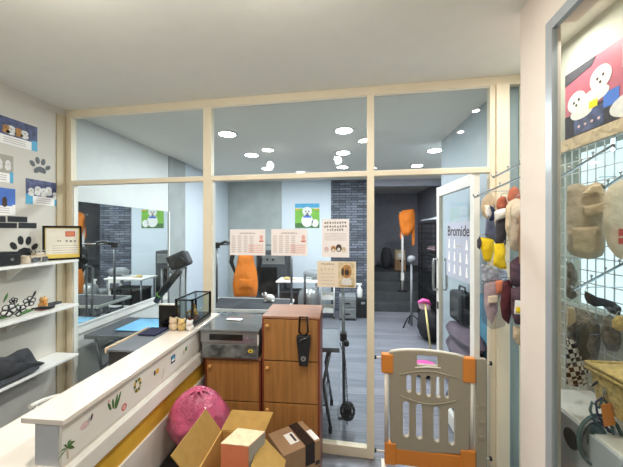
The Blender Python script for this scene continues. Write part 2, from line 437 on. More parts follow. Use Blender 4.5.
for a0, a1 in ((kL, kP2a), (kP2b, kP3a), (kP3b, kRa)):
    struct(MB('glass').fbox(pf, a0, .024, ZT1, a1, .030, ZH).build('window_%d' % n_)); n_ += 1
for a0, a1 in ((kL, kP2a), (kP2b, kP3a)):
    struct(MB('glass').fbox(pf, a0, .024, ZS, a1, .030, ZT0).build('window_%d' % n_)); n_ += 1
struct(MB('glass').fbox(pf, kRb, .024, .05, kE-.04, .030, ZH).build('window_%d' % n_)); n_ += 1
# thin glazing beads round the panes (part of the frame)
for i, (a0, a1) in enumerate(((kL, kP2a), (kP2b, kP3a), (kP3b, kRa))):
    b = MB('aluwhite')
    for z0, z1 in ((ZT1, ZT1+.008), (ZH-.008, ZH)): b.fbox(pf, a0, .01, z0, a1, .022, z1)
    struct(b.build('trim_%d' % (14+i)))
# left reveal strip of bright aluminium beside the first pane
struct(MB('aluwhite').fbox(pf, kL, .01, ZS, kL+.022, .05, ZT0).build('trim_17'))
struct(MB('aluwhite').fbox(pf, kP2b, .01, ZS, kP2b+.014, .05, ZT0).build('trim_18'))

# ---- open glass door
hx, hy = at(477, HV, t=2.19).xy; fx, fy = at(438.6, HV, t=3.01).xy
dE = Vector((fx-hx, fy-hy, 0)); dW = dE.length; dE.normalize(); dN = Vector((dE.y, -dE.x, 0))
def df(a, b, z): p = Vector((hx, hy, 0))+dE*a+dN*b; return Vector((p.x, p.y, z))
zd0, zd1 = .02, CAMZ+.43
door = thing('door_1', '', '', (hx, hy, 0)); del door['label']; del door['category']; struct(door)
b = MB('aluwhite')
b.fbox(df, 0, -.02, zd0, .07, .02, zd1); b.fbox(df, dW-.07, -.02, zd0, dW, .02, zd1)
b.fbox(df, .07, -.02, zd1-.09, dW-.07, .02, zd1); b.fbox(df, .07, -.02, zd0, dW-.07, .02, zd0+.12)
b.build('door_frame', door, .002)
MB('glass').fbox(df, .07, -.004, zd0+.12, dW-.07, .004, zd1-.09).build('door_glass', door)
h = MB('chrome')
for sg in (-1, 1):
    h.tube([df(dW-.035, sg*.02, 1.17), df(dW-.035, sg*.06, 1.17), df(dW-.035, sg*.065, 1.2), df(dW-.035, sg*.065, 1.44), df(dW-.035, sg*.06, 1.47), df(dW-.035, sg*.02, 1.47)], .011)
h.build('pull_handle', door)
h = MB('black')
for a in (.1,): h.fbox(df, dW-.06, -.024, .98, dW-.02, .024, 1.05)
h.build('lock', door)

# ---- shop window wall on the right (at right angles to the partition)
C0 = Vector((.91, 1.61, 0)); G = N
def cf(k, off, z): p = C0+G*k+E*off; return Vector((p.x, p.y, z))
struct(MB('column').fbox(cf, -.235, 0, 0, 0, .05, HC).build('wall_right_column', bevel=.004))
struct(MB('column').fbox(cf, -1.7, 0, 2.636, -.235, .11, HC).build('wall_right_lintel'))
struct(MB('column').fbox(cf, -1.7, 0, 0, -1.35, .11, 2.636).build('wall_right_pier'))
b = MB('alugrey')
b.fbox(cf, -.28, -.012, .05, -.235, .012, 2.636); b.fbox(cf, -1.35, -.012, 2.59, -.28, .012, 2.636)
b.fbox(cf, -1.35, -.012, 0, -.235, .012, .05); b.fbox(cf, -1.35, -.012, .05, -1.305, .012, 2.59)
struct(b.build('trim_20', bevel=.002))
struct(MB('glasssh').fbox(cf, -1.305, -.003, .05, -.28, .003, 2.59).build('window_7'))

# ---- steps to the dark passage
b = MB('darkstep')
for i in range(4):
    b.box(xd, YB+.02+i*.28, 0, 2.3, 9.1, .185*(i+1))
struct(b.build('floor_steps', bevel=.004))

# ------------------------------------------------------------------ lights
def downlight(x, y, energy, col, size, dm, label):
    t = thing('ceiling_light', label, 'ceiling light', (x, y, HC), 'recessed ceiling lights')
    MB('white').lathe((x, y, HC-.012), [(.094, 0), (.115, .004), (.115, .012)], 24).build('trim_ring', t)
    MB(dm).lathe((x, y, HC-.014), [(.09, 0), (.092, .004)], 24).build('diffuser', t)
    L = bpy.data.lights.new('ceiling_lamp', 'AREA'); L.shape = 'DISK'; L.size = size; L.energy = energy; L.color = col[:3]
    o = bpy.data.objects.new('ceiling_lamp', L); COL.objects.link(o); o.location = (x, y, HC-.02); o.parent = None
rows = [(-1.27, 'left'), (.05, 'middle'), (1.3, 'right')]
pos = [(3.31, 'nearest the glass'), (4.25, 'second from the glass'), (5.2, 'farthest from the glass')]
for x, rn in rows:
    for y, pn in pos:
        if rn == 'right' and y < 4: continue
        pn_ = pn.replace('second from the glass', 'nearest the glass') if rn == 'right' else pn
        downlight(x, y, 15, (.92, .968, 1), .11, 'lamp', 'round white downlight in the %s row of the grooming room, %s' % (rn, pn_))
for x, y in ((-1.2, .85), (-.25, .9)):  # added point fills without fixtures, brightening the lobby ceiling around the disc lamps
    L = bpy.data.lights.new('lobby_ceiling_fill', 'POINT'); L.shadow_soft_size = .05; L.energy = 8.5; L.color = (1, .95, .87)
    o = bpy.data.objects.new('lobby_ceiling_fill', L); COL.objects.link(o); o.location = (x, y, HC-.2)
for x, y in ((-1.2, .95), (.1, 1.05), (-1.2, -.6), (.1, -.6)):
    L = bpy.data.lights.new('lobby_lamp', 'AREA'); L.shape = 'DISK'; L.size = .16; L.energy = 8.5; L.color = (1, .945, .87)
    o = bpy.data.objects.new('lobby_lamp', L); COL.objects.link(o); o.location = (x, y, HC-.02)
for y in (1.15, 1.75):
    L = bpy.data.lights.new('showcase_lamp', 'AREA'); L.shape = 'DISK'; L.size = .06; L.energy = 4.0; L.color = (1, .96, .9)
    o = bpy.data.objects.new('showcase_lamp', L); COL.objects.link(o); o.location = (1.14, y, HC-.03)
wd = bpy.data.worlds.new('world'); sc.world = wd; wd.use_nodes = True
wd.node_tree.nodes['Background'].inputs['Color'].default_value = lin((214, 236, 246)); wd.node_tree.nodes['Background'].inputs['Strength'].default_value = 1.3

# ------------------------------------------------------------------ helpers for prints and cloth
def local(o, a, b, n=None):
    # frame: o origin, a right, b up; returns f(x, y, d) with d towards the viewer side n
    o, a, b = Vector(o), Vector(a).normalized(), Vector(b).normalized()
    n = a.cross(b).normalized() if n is None else Vector(n).normalized()
    return lambda x, y, d=0: o+a*x+b*y+n*d
def flat(mb, fr, pts, d0=0, d1=.0008):
    P = [fr(x, y, d0) for x, y in pts]
    return mb.prism(P, fr(0, 0, d1)-fr(0, 0, d0))
def rect(x0, y0, x1, y1): return [(x0,y0),(x1,y0),(x1,y1),(x0,y1)]
def glyphs(mb, fr, x0, y0, w, h, n, d0, d1, gap=.25, seed=1):
    rd = random.Random(seed); cw = w/n
    for i in range(n):
        x = x0+i*cw; g = cw*(1-gap)
        for _ in range(3):
            y = y0+rd.uniform(.05, .9)*h; flat(mb, fr, rect(x, y, x+g*rd.uniform(.6, 1), y+h*.12), d0, d1)
        for _ in range(2):
            xx = x+rd.uniform(.1, .8)*g; flat(mb, fr, rect(xx, y0, xx+g*.16, y0+h*rd.uniform(.6, 1)), d0, d1)
def uvp(pts, t): return [at(u, v, t=t) for u, v in pts]
VIEW = Vector((-ST, CT, 0))
def cloth(mb, pts, t, depth, seed=0, wob=.35, freq=16, nrm=None):
    P = uvp(pts, t); c = sum(P, Vector())/len(P)
    n = nrm or (Vector((0, 0, CAMZ))-c)
    return mb.pillow(P, n, depth, wob, seed, freq=freq)

# ================================================================== LEFT WALL
WX = XL
def wallfr(u, v, dx=.001):                         # frame on left wall: x along +Y (right in picture), y up, d into the room
    p = at(u, v, x=WX+dx); return p
def wp(u, v): p = at(u, v, x=WX); return (p.y, p.z)
lw = lambda y, z, d=0: Vector((WX+d, y, z))
# photo prints
def photo(u0, v0, u1, v1, label, dogs, top='navy', corner='teal'):
    # u0, v0 top-left; u1, v1 bottom-right
    y0 = at(u0, HV, x=WX).y; y1 = at(u1, HV, x=WX).y
    z1 = at(u0, v0, x=WX).z; z0 = at(u1, v1, x=WX).z
    t = thing('photo_print', label, 'photo', (WX, (y0+y1)/2, z0), 'photo prints on the white wall')
    MB('paper').box(WX+.0005, y0, z0, WX+.003, y1, z1).build('paper', t)
    W, H = y1-y0, z1-z0
    fr = lambda x, y, d=0: Vector((WX+.003+d, y0+x*W, z0+y*H))
    b = MB(top); flat(b, fr, rect(0, .34, 1, 1), 0, .0004)
    b.use(corner); flat(b, fr, rect(0, 0, .2, .4), 0, .0006); flat(b, fr, rect(.87, 0, 1, .4), 0, .0006)
    for i, (cx, cy, r, m) in enumerate(dogs):
        b.use(m); flat(b, fr, ell(cx, cy, r, r*1.25), 0, .0008+.0001*i); flat(b, fr, ell(cx, cy-.14, r*1.1, r*1.1), 0, .0007)
        b.use('dogdark'); flat(b, fr, ell(cx, cy-.02, r*.18, r*.2), 0, .0014)
    b.use('greyink')
    for k in range(3): flat(b, fr, rect(.3, .08+.08*k, .75, .105+.08*k), 0, .0005)
    b.build('printed_picture', t)
photo(-14, 110, 37, 152, 'photo print of white and tan dogs, highest of the wall prints', [(.45, .62, .09, 'dogwhite'), (.6, .62, .08, 'dogtan'), (.72, .6, .08, 'dogwhite'), (.35, .62, .07, 'dogtan')])
photo(-16, 150, 13, 183.5, 'photo print at left edge, just under the highest wall print', [(.5, .7, .1, 'dogwhite'), (.8, .7, .1, 'dogwhite')], top='greycard')
photo(-10, 186, 15, 215.5, 'bright blue photo print above the black brick decals', [(.55, .55, .1, 'dogdark')], top='blue', corner='paper')
photo(25.4, 178, 58, 206.5, 'photo print of several white dogs, right below upper paw decal', [(.35, .62, .1, 'dogwhite'), (.52, .58, .1, 'dogwhite'), (.68, .66, .1, 'dogwhite'), (.15, .55, .08, 'dogwhite'), (.88, .5, .07, 'dogwhite')])
def paw(cu, cv, scale, label, two=False):
    p = at(cu, cv, x=WX); fr = lambda x, y, d=0: Vector((WX+d, p.y+x*scale, p.z+y*scale))
    t = thing('paw_decal', label, 'wall decal', (WX, p.y, p.z), 'paw print wall decals')
    for x, y, rx, ry, ro in ((-.75, .35, .2, .32, .6), (-.25, .75, .2, .34, .15), (.32, .7, .2, .34, -.2), (.8, .22, .2, .3, -.8)):
        b = MB('black'); flat(b, fr, ell(x, y, rx, ry, 16, ro), .0, .003); b.build('toe_pad', t)
    b = MB('black'); flat(b, fr, [(x*1.0, y) for x, y in [(-.55,-.5),(-.6,-.2),(-.35,.05),(0,.2),(.4,.1),(.6,-.15),(.5,-.45),(.2,-.4),(-.1,-.35),(-.35,-.5)]], .0, .003); b.build('heel_pad', t)
paw(40, 168.5, .085, 'small black paw decal high on the wall, shiny across its middle')
paw(24, 250, .105, 'larger black paw decal between black box and certificate')
for i, (u0, v0, u1, v1, l) in enumerate(((-6, 216, 5.3, 222, 'black brick decal, upper row at the left edge'), (7.5, 216.5, 27, 222, 'black brick decal, right end of the upper row'),
                            (-3, 222.8, 16.6, 228, 'black brick decal, left one of the lower row'), (18.5, 222.8, 36.3, 228.2, 'black brick decal, right end of lower row near certificate'))):
    y0, y1 = at(u0, HV, x=WX).y, at(u1, HV, x=WX).y; z1, z0 = at((u0+u1)/2, v0, x=WX).z, at((u0+u1)/2, v1, x=WX).z
    tag(MB('black').box(WX, y0, z0, WX+.003, y1, z1).build('brick_decal'), l, 'wall decal', 'black brick wall decals')
# shelves
SX = XL+.225
shelf_z = (1.50, 1.11, .67)
for z, l in zip(shelf_z, ('white wall shelf carrying the framed certificate, highest of three', 'white wall shelf carrying the cat figurine, middle of three', 'white wall shelf under the grey folded cloth, lowest of three')):
    t = thing('wall_shelf', l, 'shelf', (XL, 1.7, z-.02), 'white shelves on the left wall')
    MB('shelf').box(XL+.001, .9, z-.02, SX, 2.452, z).build('board', t, .003)
    for y in (1.2, 2.05):
        b = MB('white'); b.prism([(XL+.001, y, z-.02), (XL+.14, y, z-.02), (XL+.14, y, z-.032), (XL+.02, y, z-.12), (XL+.001, y, z-.12)], (0, .012, 0)); b.build('bracket', t)
# certificate in a black frame, leaning on the shelf
c0 = at(44.5, 261, x=XL+.12); fw, fh = .262, .292
ang = math.radians(40)
fr = local((c0.x, c0.y, 1.501), (math.sin(ang)*1, math.cos(ang), 0), (-.05, .03, 1), None)
fr0 = fr(0, 0, 0); 
a_ = Vector((math.sin(ang), math.cos(ang), 0)); n_c = Vector((math.cos(ang), -math.sin(ang), .06)).normalized(); u_ = n_c.cross(a_)*-1
u_ = Vector((-.06*math.cos(ang), .06*math.sin(ang), 1)).normalized()
fr = lambda x, y, d=0: Vector((XL+.062, c0.y+.035, 1.502))+a_*x+u_*y+n_c*d
t = thing('framed_certificate', 'yellow bordered certificate in a black frame standing on the top shelf', 'certificate', fr(fw/2, 0, 0))
b = MB('blackg'); fb = .016
for q in (rect(0, 0, fw, fb), rect(0, fh-fb, fw, fh), rect(0, fb, fb, fh-fb), rect(fw-fb, fb, fw, fh-fb)): flat(b, fr, q, 0, .018)
b.build('frame', t)
b = MB('certb'); flat(b, fr, rect(fb, fb, fw-fb, fh-fb), .002, .006); b.use('certy'); flat(b, fr, rect(fb+.006, fb+.034, fw-fb-.008, fh-fb-.006), .006, .007)
b.use('redink'); flat(b, fr, rect(.15, .2, .215, .245), .007, .0078); b.use('salmon'); flat(b, fr, rect(.155, .205, .21, .24), .0078, .0083)
b.use('ink')
for i in range(5):
    if i in (0,): glyphs(b, fr, .095, .155, .03, .014, 2, .007, .0078, seed=i)
    elif i > 1: glyphs(b, fr, .115+.028*i*1.0-.02, .15, .018, .02, 1, .007, .0078, .1, seed=i+9)
b.use('greyink')
for i in range(4): flat(b, fr, rect(.06, .06+.02*i, .24, .064+.02*i), .007, .0075)
b.build('certificate_sheet', t)
# black box on the top shelf
p = at(15, 265, z=1.50)
t = thing('storage_box', 'low black box with a pale button on the top shelf', 'box', (XL+.1, p.y-.12, 1.5))
MB('black').box(XL+.03, 1.72, 1.501, XL+.17, p.y+.02, 1.585).build('body', t, .004)
MB('blackcloth').box(XL+.026, 1.715, 1.585, XL+.174, p.y+.024, 1.598).build('lid', t, .003)
MB('silver').cone((XL+.17, 1.95, 1.545), (XL+.176, 1.95, 1.545), .011).build('button', t)
# ornament : little tin vehicle
p = at(36, 262, x=XL+.09); ox, oy = p.x, p.y
t = thing('tin_vehicle', 'small brass coloured tin vehicle ornament beside the certificate', 'ornament', (ox, oy, 1.5))
b = MB('gold'); b.use('khaki'); b.box(ox-.03, oy-.06, 1.535, ox+.03, oy+.06, 1.555); b.box(ox-.026, oy-.02, 1.555, ox+.026, oy+.05, 1.578); b.build('body', t, .006)
MB('silver').box(ox-.03, oy-.03, 1.589, ox+.03, oy+.055, 1.594).build('roof', t, .002)
for y in (-.04, .045):
    for x in (-.034, .034):
        MB('greymetal').cone((ox+x-.006, oy+y, 1.522), (ox+x+.006, oy+y, 1.522), .021, n=16).build('wheel', t)
for y in (-.025, .05):
    for x in (-.025, .025): MB('greymetal').cone((ox+x, oy+y, 1.575), (ox+x, oy+y, 1.59), .003, n=6).build('roof_post', t)
p = at(25, 263, x=XL+.1)
tag(MB('khaki').lathe((p.x, p.y, 1.5), [(.028, .001), (.034, .01), (.03, .035), (.024, .05), (.026, .056)], 18).build('ceramic_cup'), 'tiny beige cup below the larger paw decal', 'cup')
# ginger cat figurine
p = at(43, 309, x=XL+.11); z = 1.11
t = thing('cat_figurine', 'small ginger and white lucky cat figurine on the middle shelf', 'figurine', (p.x, p.y, z))
b = MB('cat'); b.ball((p.x, p.y, z+.036), (.03, .034, .036)); b.build('body', t)
b = MB('cat'); b.ball((p.x+.006, p.y, z+.078), (.026, .03, .025))
b.build('head', t)
for s_ in (-1, 1): MB('beige').cone((p.x, p.y+s_*.017, z+.094), (p.x, p.y+s_*.02, z+.115), .009, .001).build('ear', t)
MB('orangep').ball((p.x+.026, p.y-.012, z+.06), (.012, .01, .02), 10, 8).build('paw', t)
MB('woodedge').box(p.x-.035, p.y-.04, z+.0005, p.x+.035, p.y+.04, z+.006).build('base', t)
# dark slate strip lying on the shelf
tag(MB('darkgrey').box(XL+.02, p.y+.05, z+.001, XL+.075, 2.44, z+.02).build('dark_tray', bevel=.004), 'narrow dark tray lying on the middle shelf behind the cat figurine', 'tray')
# flowered fabric ornament: wire of black petals with white flowers
p = at(12, 325, z=1.11); oy = 2.03; ox = XL+.12
t = thing('flower_garland', 'black and white flower garland with green leaves on the middle shelf', 'garland', (ox, oy, 1.11))
spots = [(-.17, .03, .05), (-.09, .06, .06), (0, .035, .055), (-.06, .12, .03), (.07, .085, .05), (-.22, .09, .04)]
for i, (y, z_, r) in enumerate(spots):
    f = MB('white'); c = Vector((ox+.02*(i % 2), oy+y, 1.11+z_+.012))
    for k in range(5):
        a = 2*PI*k/5+i; q = c+Vector((.012, math.cos(a)*r*.55, math.sin(a)*r*.45)); f.ball(q, (.010, r*.36, r*.28), 10, 6)
    o = f.build('flower', t)
    ring = MB('black')
    for k in range(5):
        a = 2*PI*k/5+i; q = c+Vector((.017, math.cos(a)*r*.55, math.sin(a)*r*.45))
        ring.tube([q+Vector((.004, math.cos(b_)*r*.4, math.sin(b_)*r*.32)) for b_ in [2*PI*j/12 for j in range(12)]], .0035, 5, True)
    ring.build('petal_outline', o)
    MB('black').ball(c+Vector((.024, 0, 0)), (.006, .012, .01), 8, 6).build('flower_centre', o)
for i, (y, z_, dy, dz) in enumerate(((-.12, .12, .03, .075), (-.02, .005, .12, .014), (-.24, .02, -.06, .018), (-.07, .05, .06, .05), (.08, .11, .03, .06), (-.15, .01, .1, .016), (-.2, .05, -.03, .07))):
    b = MB('leaf' if i != 4 else 'darkgrey'); q = Vector((ox+.03, oy+y, 1.118+z_)); 
    b.pillow([q+Vector((0, dy*s_+c_*(.012 if abs(dz) > .02 else 0), dz*s_+c_*(.02 if abs(dz) < .02 else 0)+.0)) for s_, c_ in ((0, 0), (.3, 1), (.7, 1), (1, 0), (.7, -.3), (.3, -.3))], (1, 0, 0), .006, .1, res=18, rings=4)
    b.build('leaf', t)
b = MB('black'); q = at(22, 316, x=ox)
b.tube([(ox+.03, oy+.08, 1.15), (ox+.05, oy+.13, 1.15), (ox+.06, oy+.19, 1.135), (ox+.055, oy+.24, 1.13), (ox+.05, oy+.245, 1.123), (ox+.05, oy+.2, 1.12), (ox+.04, oy+.14, 1.135)], .007, 7, True)
b.build('stem_loop', t)
# dark grey folded cloth hanging over the lowest shelf
t_ = MB('darkgrey'); z = .672
Lp = [at(u, v, x=XL+.13) for u, v in ((-14, 380), (-10, 358), (8, 357), (20, 350), (29.5, 347.5), (33, 352), (37, 361), (44.5, 363.5), (45.5, 368), (40, 373), (30, 378), (16, 386), (4, 393), (-6, 398))]
t_.pillow([Vector((XL+.13-.1*(q.z-.7), q.y, max(q.z, .676))) for q in Lp], (1, -.25, .45), .055, .5, 3, res=60, freq=9)
t_.pillow([(XL+.03, 1.6, .69), (XL+.03, 2.1, .69), (XL+.12, 2.2, .69), (SX-.0, 2.1, .69), (SX+.0, 1.6, .69)], (0, 0, 1), .014, .4, 5, freq=12)
tag(t_.build('folded_cloth'), 'dark grey cloth heaped at the near end of the lowest shelf', 'cloth')

# ================================================================== RECEPTION COUNTER
zc = 1.09; xr, xl = -.957, -1.122; ya, yb = .96, 2.33
t = thing('reception_counter', 'white reception counter with animal and plant stickers and a yellow stripe', 'counter', (-1.1, (ya+yb)/2, 0))
MB('ctop').box(xl, ya, zc-.02, xr, yb, zc).build('ledge_top', t, .002)
MB('cpanel').box(xl+.045, ya+.012, zc-.17, xr-.018, yb, zc-.02).build('upper_panel', t, .002)
lab(MB('cend').box(xl+.047, ya+.008, zc-.17, xr-.03, ya+.012, zc-.02).build('end_panel', t), 'grey end panel')
MB('cpanel').box(-1.0, ya+.002, zc-.268, xr-.002, yb, zc-.193).build('moulding', t, .006)
MB('ctop').box(-1.42, ya-.01, zc-.195, -.985, yb, zc-.17).build('desk_top', t, .002)
lab(MB('yellow').box(-1.0, ya+.01, zc-.39, -.982, yb, zc-.268).build('stripe_panel', t), 'yellow stripe panel')
MB('cpanel').box(-1.0, ya+.01, .0, -.972, yb, zc-.39).build('front_panel', t, .002)
MB('cpanel').box(-1.4, ya+.01, .0, -1.0, ya+.03, zc-.195).build('side_panel', t, .002)
MB('cpanel').box(-1.4, yb-.02, .0, -1.0, yb, zc-.195).build('side_panel', t, .002)
xs = xr-.018
def sk(u, v): p = at(u, v, x=xs); return p.y, p.z
def sticker(cu, cv, fn, name, l):
    y, z = sk(cu, cv); fr = lambda a, b_, d=0: Vector((xs+.0003+d, y+a, z+b_)); o = fn(fr, y, z); lab(o.build(name, t), l)
def st_palm(fr, y, z):
    b = MB('khaki'); flat(b, fr, [(0, -.03), (.007, -.03), (.005, .012), (-.002, .012)]); b.use('leaf')
    for a in (-.5, .3, 1.1, 2.0, 2.8, 3.5):
        c_, s_ = math.cos(a), math.sin(a); flat(b, fr, [(0, .01), (c_*.018-s_*.005, .01+s_*.018+c_*.005+.004), (c_*.036, .01+s_*.03-.006), (c_*.018+s_*.004, .01+s_*.018-c_*.004)], 0, .001)
    return b
def st_elephant(fr, y, z):
    b = MB('pinkc'); flat(b, fr, ell(0, 0, .022, .014)); b.use('greyink'); flat(b, fr, ell(.02, .008, .01, .01), 0, .001); b.use('plum'); flat(b, fr, ell(.03, .012, .005, .013, 12, -.3), 0, .0012); return b
def st_cactus(fr, y, z):
    b = MB('leaf')
    for x, h, a in ((-.02, .028, .4), (0, .03, .1), (.018, .04, -.25), (.032, .045, -.45)):
        flat(b, fr, ell(x, 0, .006, h*.75, 14, a))
    b.use('pinkink'); flat(b, fr, ell(-.025, .026, .006, .006), 0, .001); return b
def st_pink(fr, y, z):
    b = MB('redink'); flat(b, fr, ell(0, 0, .016, .015)); b.use('pinkink'); flat(b, fr, ell(0, 0, .011, .010), 0, .001); return b
def st_wreath(fr, y, z):
    b = MB('gold'); b.use('leaf')
    for k in range(12):
        a = 2*PI*k/12; b.use(('leaf', 'yellow', 'leaf', 'khaki')[k % 4]); flat(b, fr, ell(.02*math.cos(a), .026*math.sin(a), .009, .007, 10, a), 0, .0008+.0001*(k % 3))
    return b
def st_yel(fr, y, z):
    b = MB('yellow'); flat(b, fr, ell(0.012, 0, .014, .014)); b.use('ink'); flat(b, fr, ell(-.012, 0, .007, .014), 0, .001); return b
def st_stick(fr, y, z):
    b = MB('khaki'); flat(b, fr, [(-.012, -.024), (-.007, -.026), (.013, .02), (.009, .024)]); return b
def st_window(fr, y, z):
    b = MB('navyc'); flat(b, fr, rect(-.022, -.022, .022, .022)); b.use('teal'); flat(b, fr, rect(-.016, .0, .016, .017), 0, .001); b.use('paper'); flat(b, fr, rect(-.016, -.012, .016, 0), 0, .001); return b
def st_last(fr, y, z):
    b = MB('khaki'); flat(b, fr, ell(-.015, 0, .012, .016)); b.use('leaf'); flat(b, fr, ell(.012, .01, .012, .014), 0, .001); return b
for a_s in ((67, 451, st_palm, 'sticker', 'palm tree sticker'), (85, 425, st_elephant, 'sticker', 'pink animal sticker'), (113, 404, st_cactus, 'sticker', 'green leafy plant sticker'),
            (124, 407, st_pink, 'sticker', 'pink round sticker'), (137.5, 385, st_wreath, 'sticker', 'ring wreath sticker'), (156, 372, st_yel, 'sticker', 'yellow and black sticker'),
            (163, 374, st_stick, 'sticker', 'brown stick sticker'), (173, 359, st_window, 'sticker', 'square blue sticker'), (185, 351, st_last, 'sticker', 'small brown and green sticker')):
    sticker(*a_s)
# things on and behind the ledge
x0, x1, y0, y1, z0, z1 = -1.118, -.99, 1.95, 2.24, zc, zc+.195
t = thing('display_case', 'small clear display case with a black frame on the counter ledge', 'display case', ((x0+x1)/2, (y0+y1)/2, z0))
MB('blackg').box(x0, y0, z0+.0005, x1, y1, z0+.036).build('base', t, .002)
b = MB('blackg')
for x in (x0, x1-.01):
    for y in (y0, y1-.01): b.box(x-.003*(x > x0), y, z0+.03, x+.01+.003*(x == x0), y+.013, z1)
for y in (y0, y1-.01): b.box(x0, y, z1-.01, x1, y+.01, z1)
for x in (x0, x1-.01): b.box(x, y0, z1-.01, x+.01, y1, z1)
b.build('frame', t)
b = MB('acrylic'); b.box(x0+.01, y0+.003, z0+.03, x1-.01, y0+.005, z1-.01); b.box(x0+.01, y1-.005, z0+.03, x1-.01, y1-.003, z1-.01)
b.box(x0+.003, y0+.01, z0+.03, x0+.005, y1-.01, z1-.01); b.box(x1-.005, y0+.01, z0+.03, x1-.003, y1-.01, z1-.01); b.box(x0+.01, y0+.01, z1-.006, x1-.01, y1-.01, z1-.003); b.build('clear_panel', t)
gx, gy = -1.045, 2.07
t = thing('gold_figurine', 'golden seated figurine inside the black framed display case', 'figurine', (gx, gy, z0+.03))
MB('woodedge').box(gx-.03, gy-.04, z0+.0305, gx+.03, gy+.04, z0+.045).build('plinth', t, .002)
MB('gold').ball((gx, gy, z0+.075), (.024, .03, .031), 14, 10, .15).build('body', t)
MB('gold').ball((gx, gy-.004, z0+.118), (.017, .018, .018), 12, 8).build('head', t)
for s_ in (-1, 1): MB('gold').tube([(gx+s_*.02, gy-.01, z0+.09), (gx+s_*.036, gy-.014, z0+.08), (gx+s_*.03, gy-.03, z0+.064)], .007).build('arm', t)
MB('gold').cone((gx, gy-.004, z0+.132), (gx, gy-.004, z0+.15), .01, .002).build('hat', t)
for i, (u, v, m, l, r) in enumerate(((171, 331, 'beige', 'round beige bear toy, leftmost of the toys before the display case', .036), (180.5, 332, 'straw', 'round tan yellow toy standing between the beige and grey toys', .034), (188.5, 331, 'dogwhite', 'grey and white toy, rightmost of the toys before the display case', .03))):
    p = at(u, v, z=zc); p.y = 1.9; p.x = (-1.098, -1.04, -.985)[i]
    t = thing('toy_figure', l, 'toy', (p.x, p.y, zc), 'toy figures on the counter ledge')
    MB(m).ball((p.x, p.y, zc+r*.8), (r*.85, r*.75, r*.8), 14, 9).build('body', t)
    hd = MB(m).ball((p.x, p.y-.006, zc+r*1.75), (r*.72, r*.65, r*.62), 14, 9).build('head', t)
    for s_ in (-1, 1): MB('beige' if i == 1 else m).ball((p.x+s_*r*.55, p.y, zc+r*2.25), r*.26, 8, 6).build('ear', t)
    MB('pinkink').ball((p.x, p.y-.006-r*.62, zc+r*1.62), (r*.25, r*.12, r*.18), 8, 6).build('muzzle', t)
# black screen behind the ledge
sx0, sx1 = at(156, HV, t=2.1).x, at(179, HV, t=2.1).x; sy = 2.02
t = thing('monitor', 'dark glossy monitor standing behind the counter ledge left of display case', 'monitor', ((sx0+sx1)/2-.02, sy, zc-.17))
MB('blackg').box(sx0, sy, zc-.05, -1.135, sy+.025, zc+.135).build('screen', t, .003)
MB('white').box(sx0, sy-.001, zc+.135, -1.135, sy+.026, zc+.142).build('top_edge', t)
b = MB('black'); b.box(-1.26, sy+.005, zc-.16, -1.18, sy+.02, zc-.05); b.box(-1.3, sy-.04, zc-.1695, -1.14, sy+.07, zc-.158); b.build('stand', t, .003)
# grey box behind ledge
t = thing('receipt_printer', 'grey topped flat machine behind the counter ledge, pale edge strip', 'printer', (-1.22, 1.75, zc-.17))
MB('black').box(-1.3, 1.58, zc-.1695, -1.14, 1.95, zc-.02).build('body', t, .005)
MB('tablegrey').box(-1.305, 1.575, zc-.02, -1.135, 1.955, zc-.008).build('lid', t, .003)
MB('beige').box(-1.318, 1.575, zc-.03, -1.306, 1.955, zc+.0).build('edge_strip', t, .002)
MB('navyc').box(-1.28, 1.8, zc-.008, -1.16, 1.94, zc+.004).build('ink_pad', t, .003)
# white chair behind the counter
qx, qy = -1.77, 1.70
t = thing('chair', 'white chair with a curved back rail behind the counter', 'chair', (qx, qy, 0))
MB('white').pillow([(qx+.2*math.cos(a), qy+.2*math.sin(a), .45) for a in [2*PI*i/16 for i in range(16)]], (0, 0, 1), .018, .02).build('seat', t)
for sx in (-1, 1):
    for sy_ in (-1, 1): MB('white').cone((qx+sx*.12, qy+sy_*.12, .445), (qx+sx*.17, qy+sy_*.17, .0), .014, .011).build('leg', t)
MB('white').tube([(qx+.13*math.cos(a), qy+.13*math.sin(a), .665) for a in [PI*(-.05+i/12*1.1) for i in range(13)]], .014).build('back_rail', t)
for a in (.04, .3, .7, .96): MB('white').cone((qx+.12*math.cos(PI*a), qy+.12*math.sin(PI*a), .455), (qx+.13*math.cos(PI*a), qy+.13*math.sin(PI*a), .74 if a < .1 else .665), .010).build('back_spindle', t)

# ================================================================== CABINETS
def cabinet(x0, x1, y0, y1, n, label, knobside):
    h = .292*n+.005
    t = thing('cabinet', label, 'cabinet', ((x0+x1)/2, (y0+y1)/2, 0), None)
    b = MB('woodedge'); b.box(x0, y0+.001, 0, x0+.015, y1, h-.016); b.box(x1-.015, y0+.001, 0, x1, y1, h-.016); b.box(x0+.015, y1-.01, 0, x1-.015, y1, h-.016); b.box(x0+.015, y0+.004, 0, x1-.015, y1-.01, .02); b.build('carcass', t)
    MB('woodtop').box(x0, y0-.001, h-.016, x1, y1, h).build('top', t, .002)
    for i in range(n):
        z0 = .02+i*(h-.036)/n; z1 = z0+(h-.036)/n-.006
        d = MB('wood').box(x0+.014, y0-.001, z0+.003, x1-.014, y0+.015, z1).build('door', t, .002)
        kx = x0+.04; kz_ = z1-.04
        MB('knob').lathe((0, 0, 0), [(.006, 0), (.006, .008), (.013, .014), (.014, .02), (.008, .026)], 14)
        k = MB('knob'); k.cone((kx, y0-.001, kz_), (kx, y0-.012, kz_), .007); k.ball((kx, y0-.016, kz_), (.0135, .009, .0135), 14, 8); k.build('knob', d)
    return h
T0 = at(262, HV, t=2.04).x
yfr = 2.0
hT = cabinet(-.525, -.131, yfr, 2.335, 4, 'tall cherry wood cabinet of four doors with a black pouch hanging', 0)
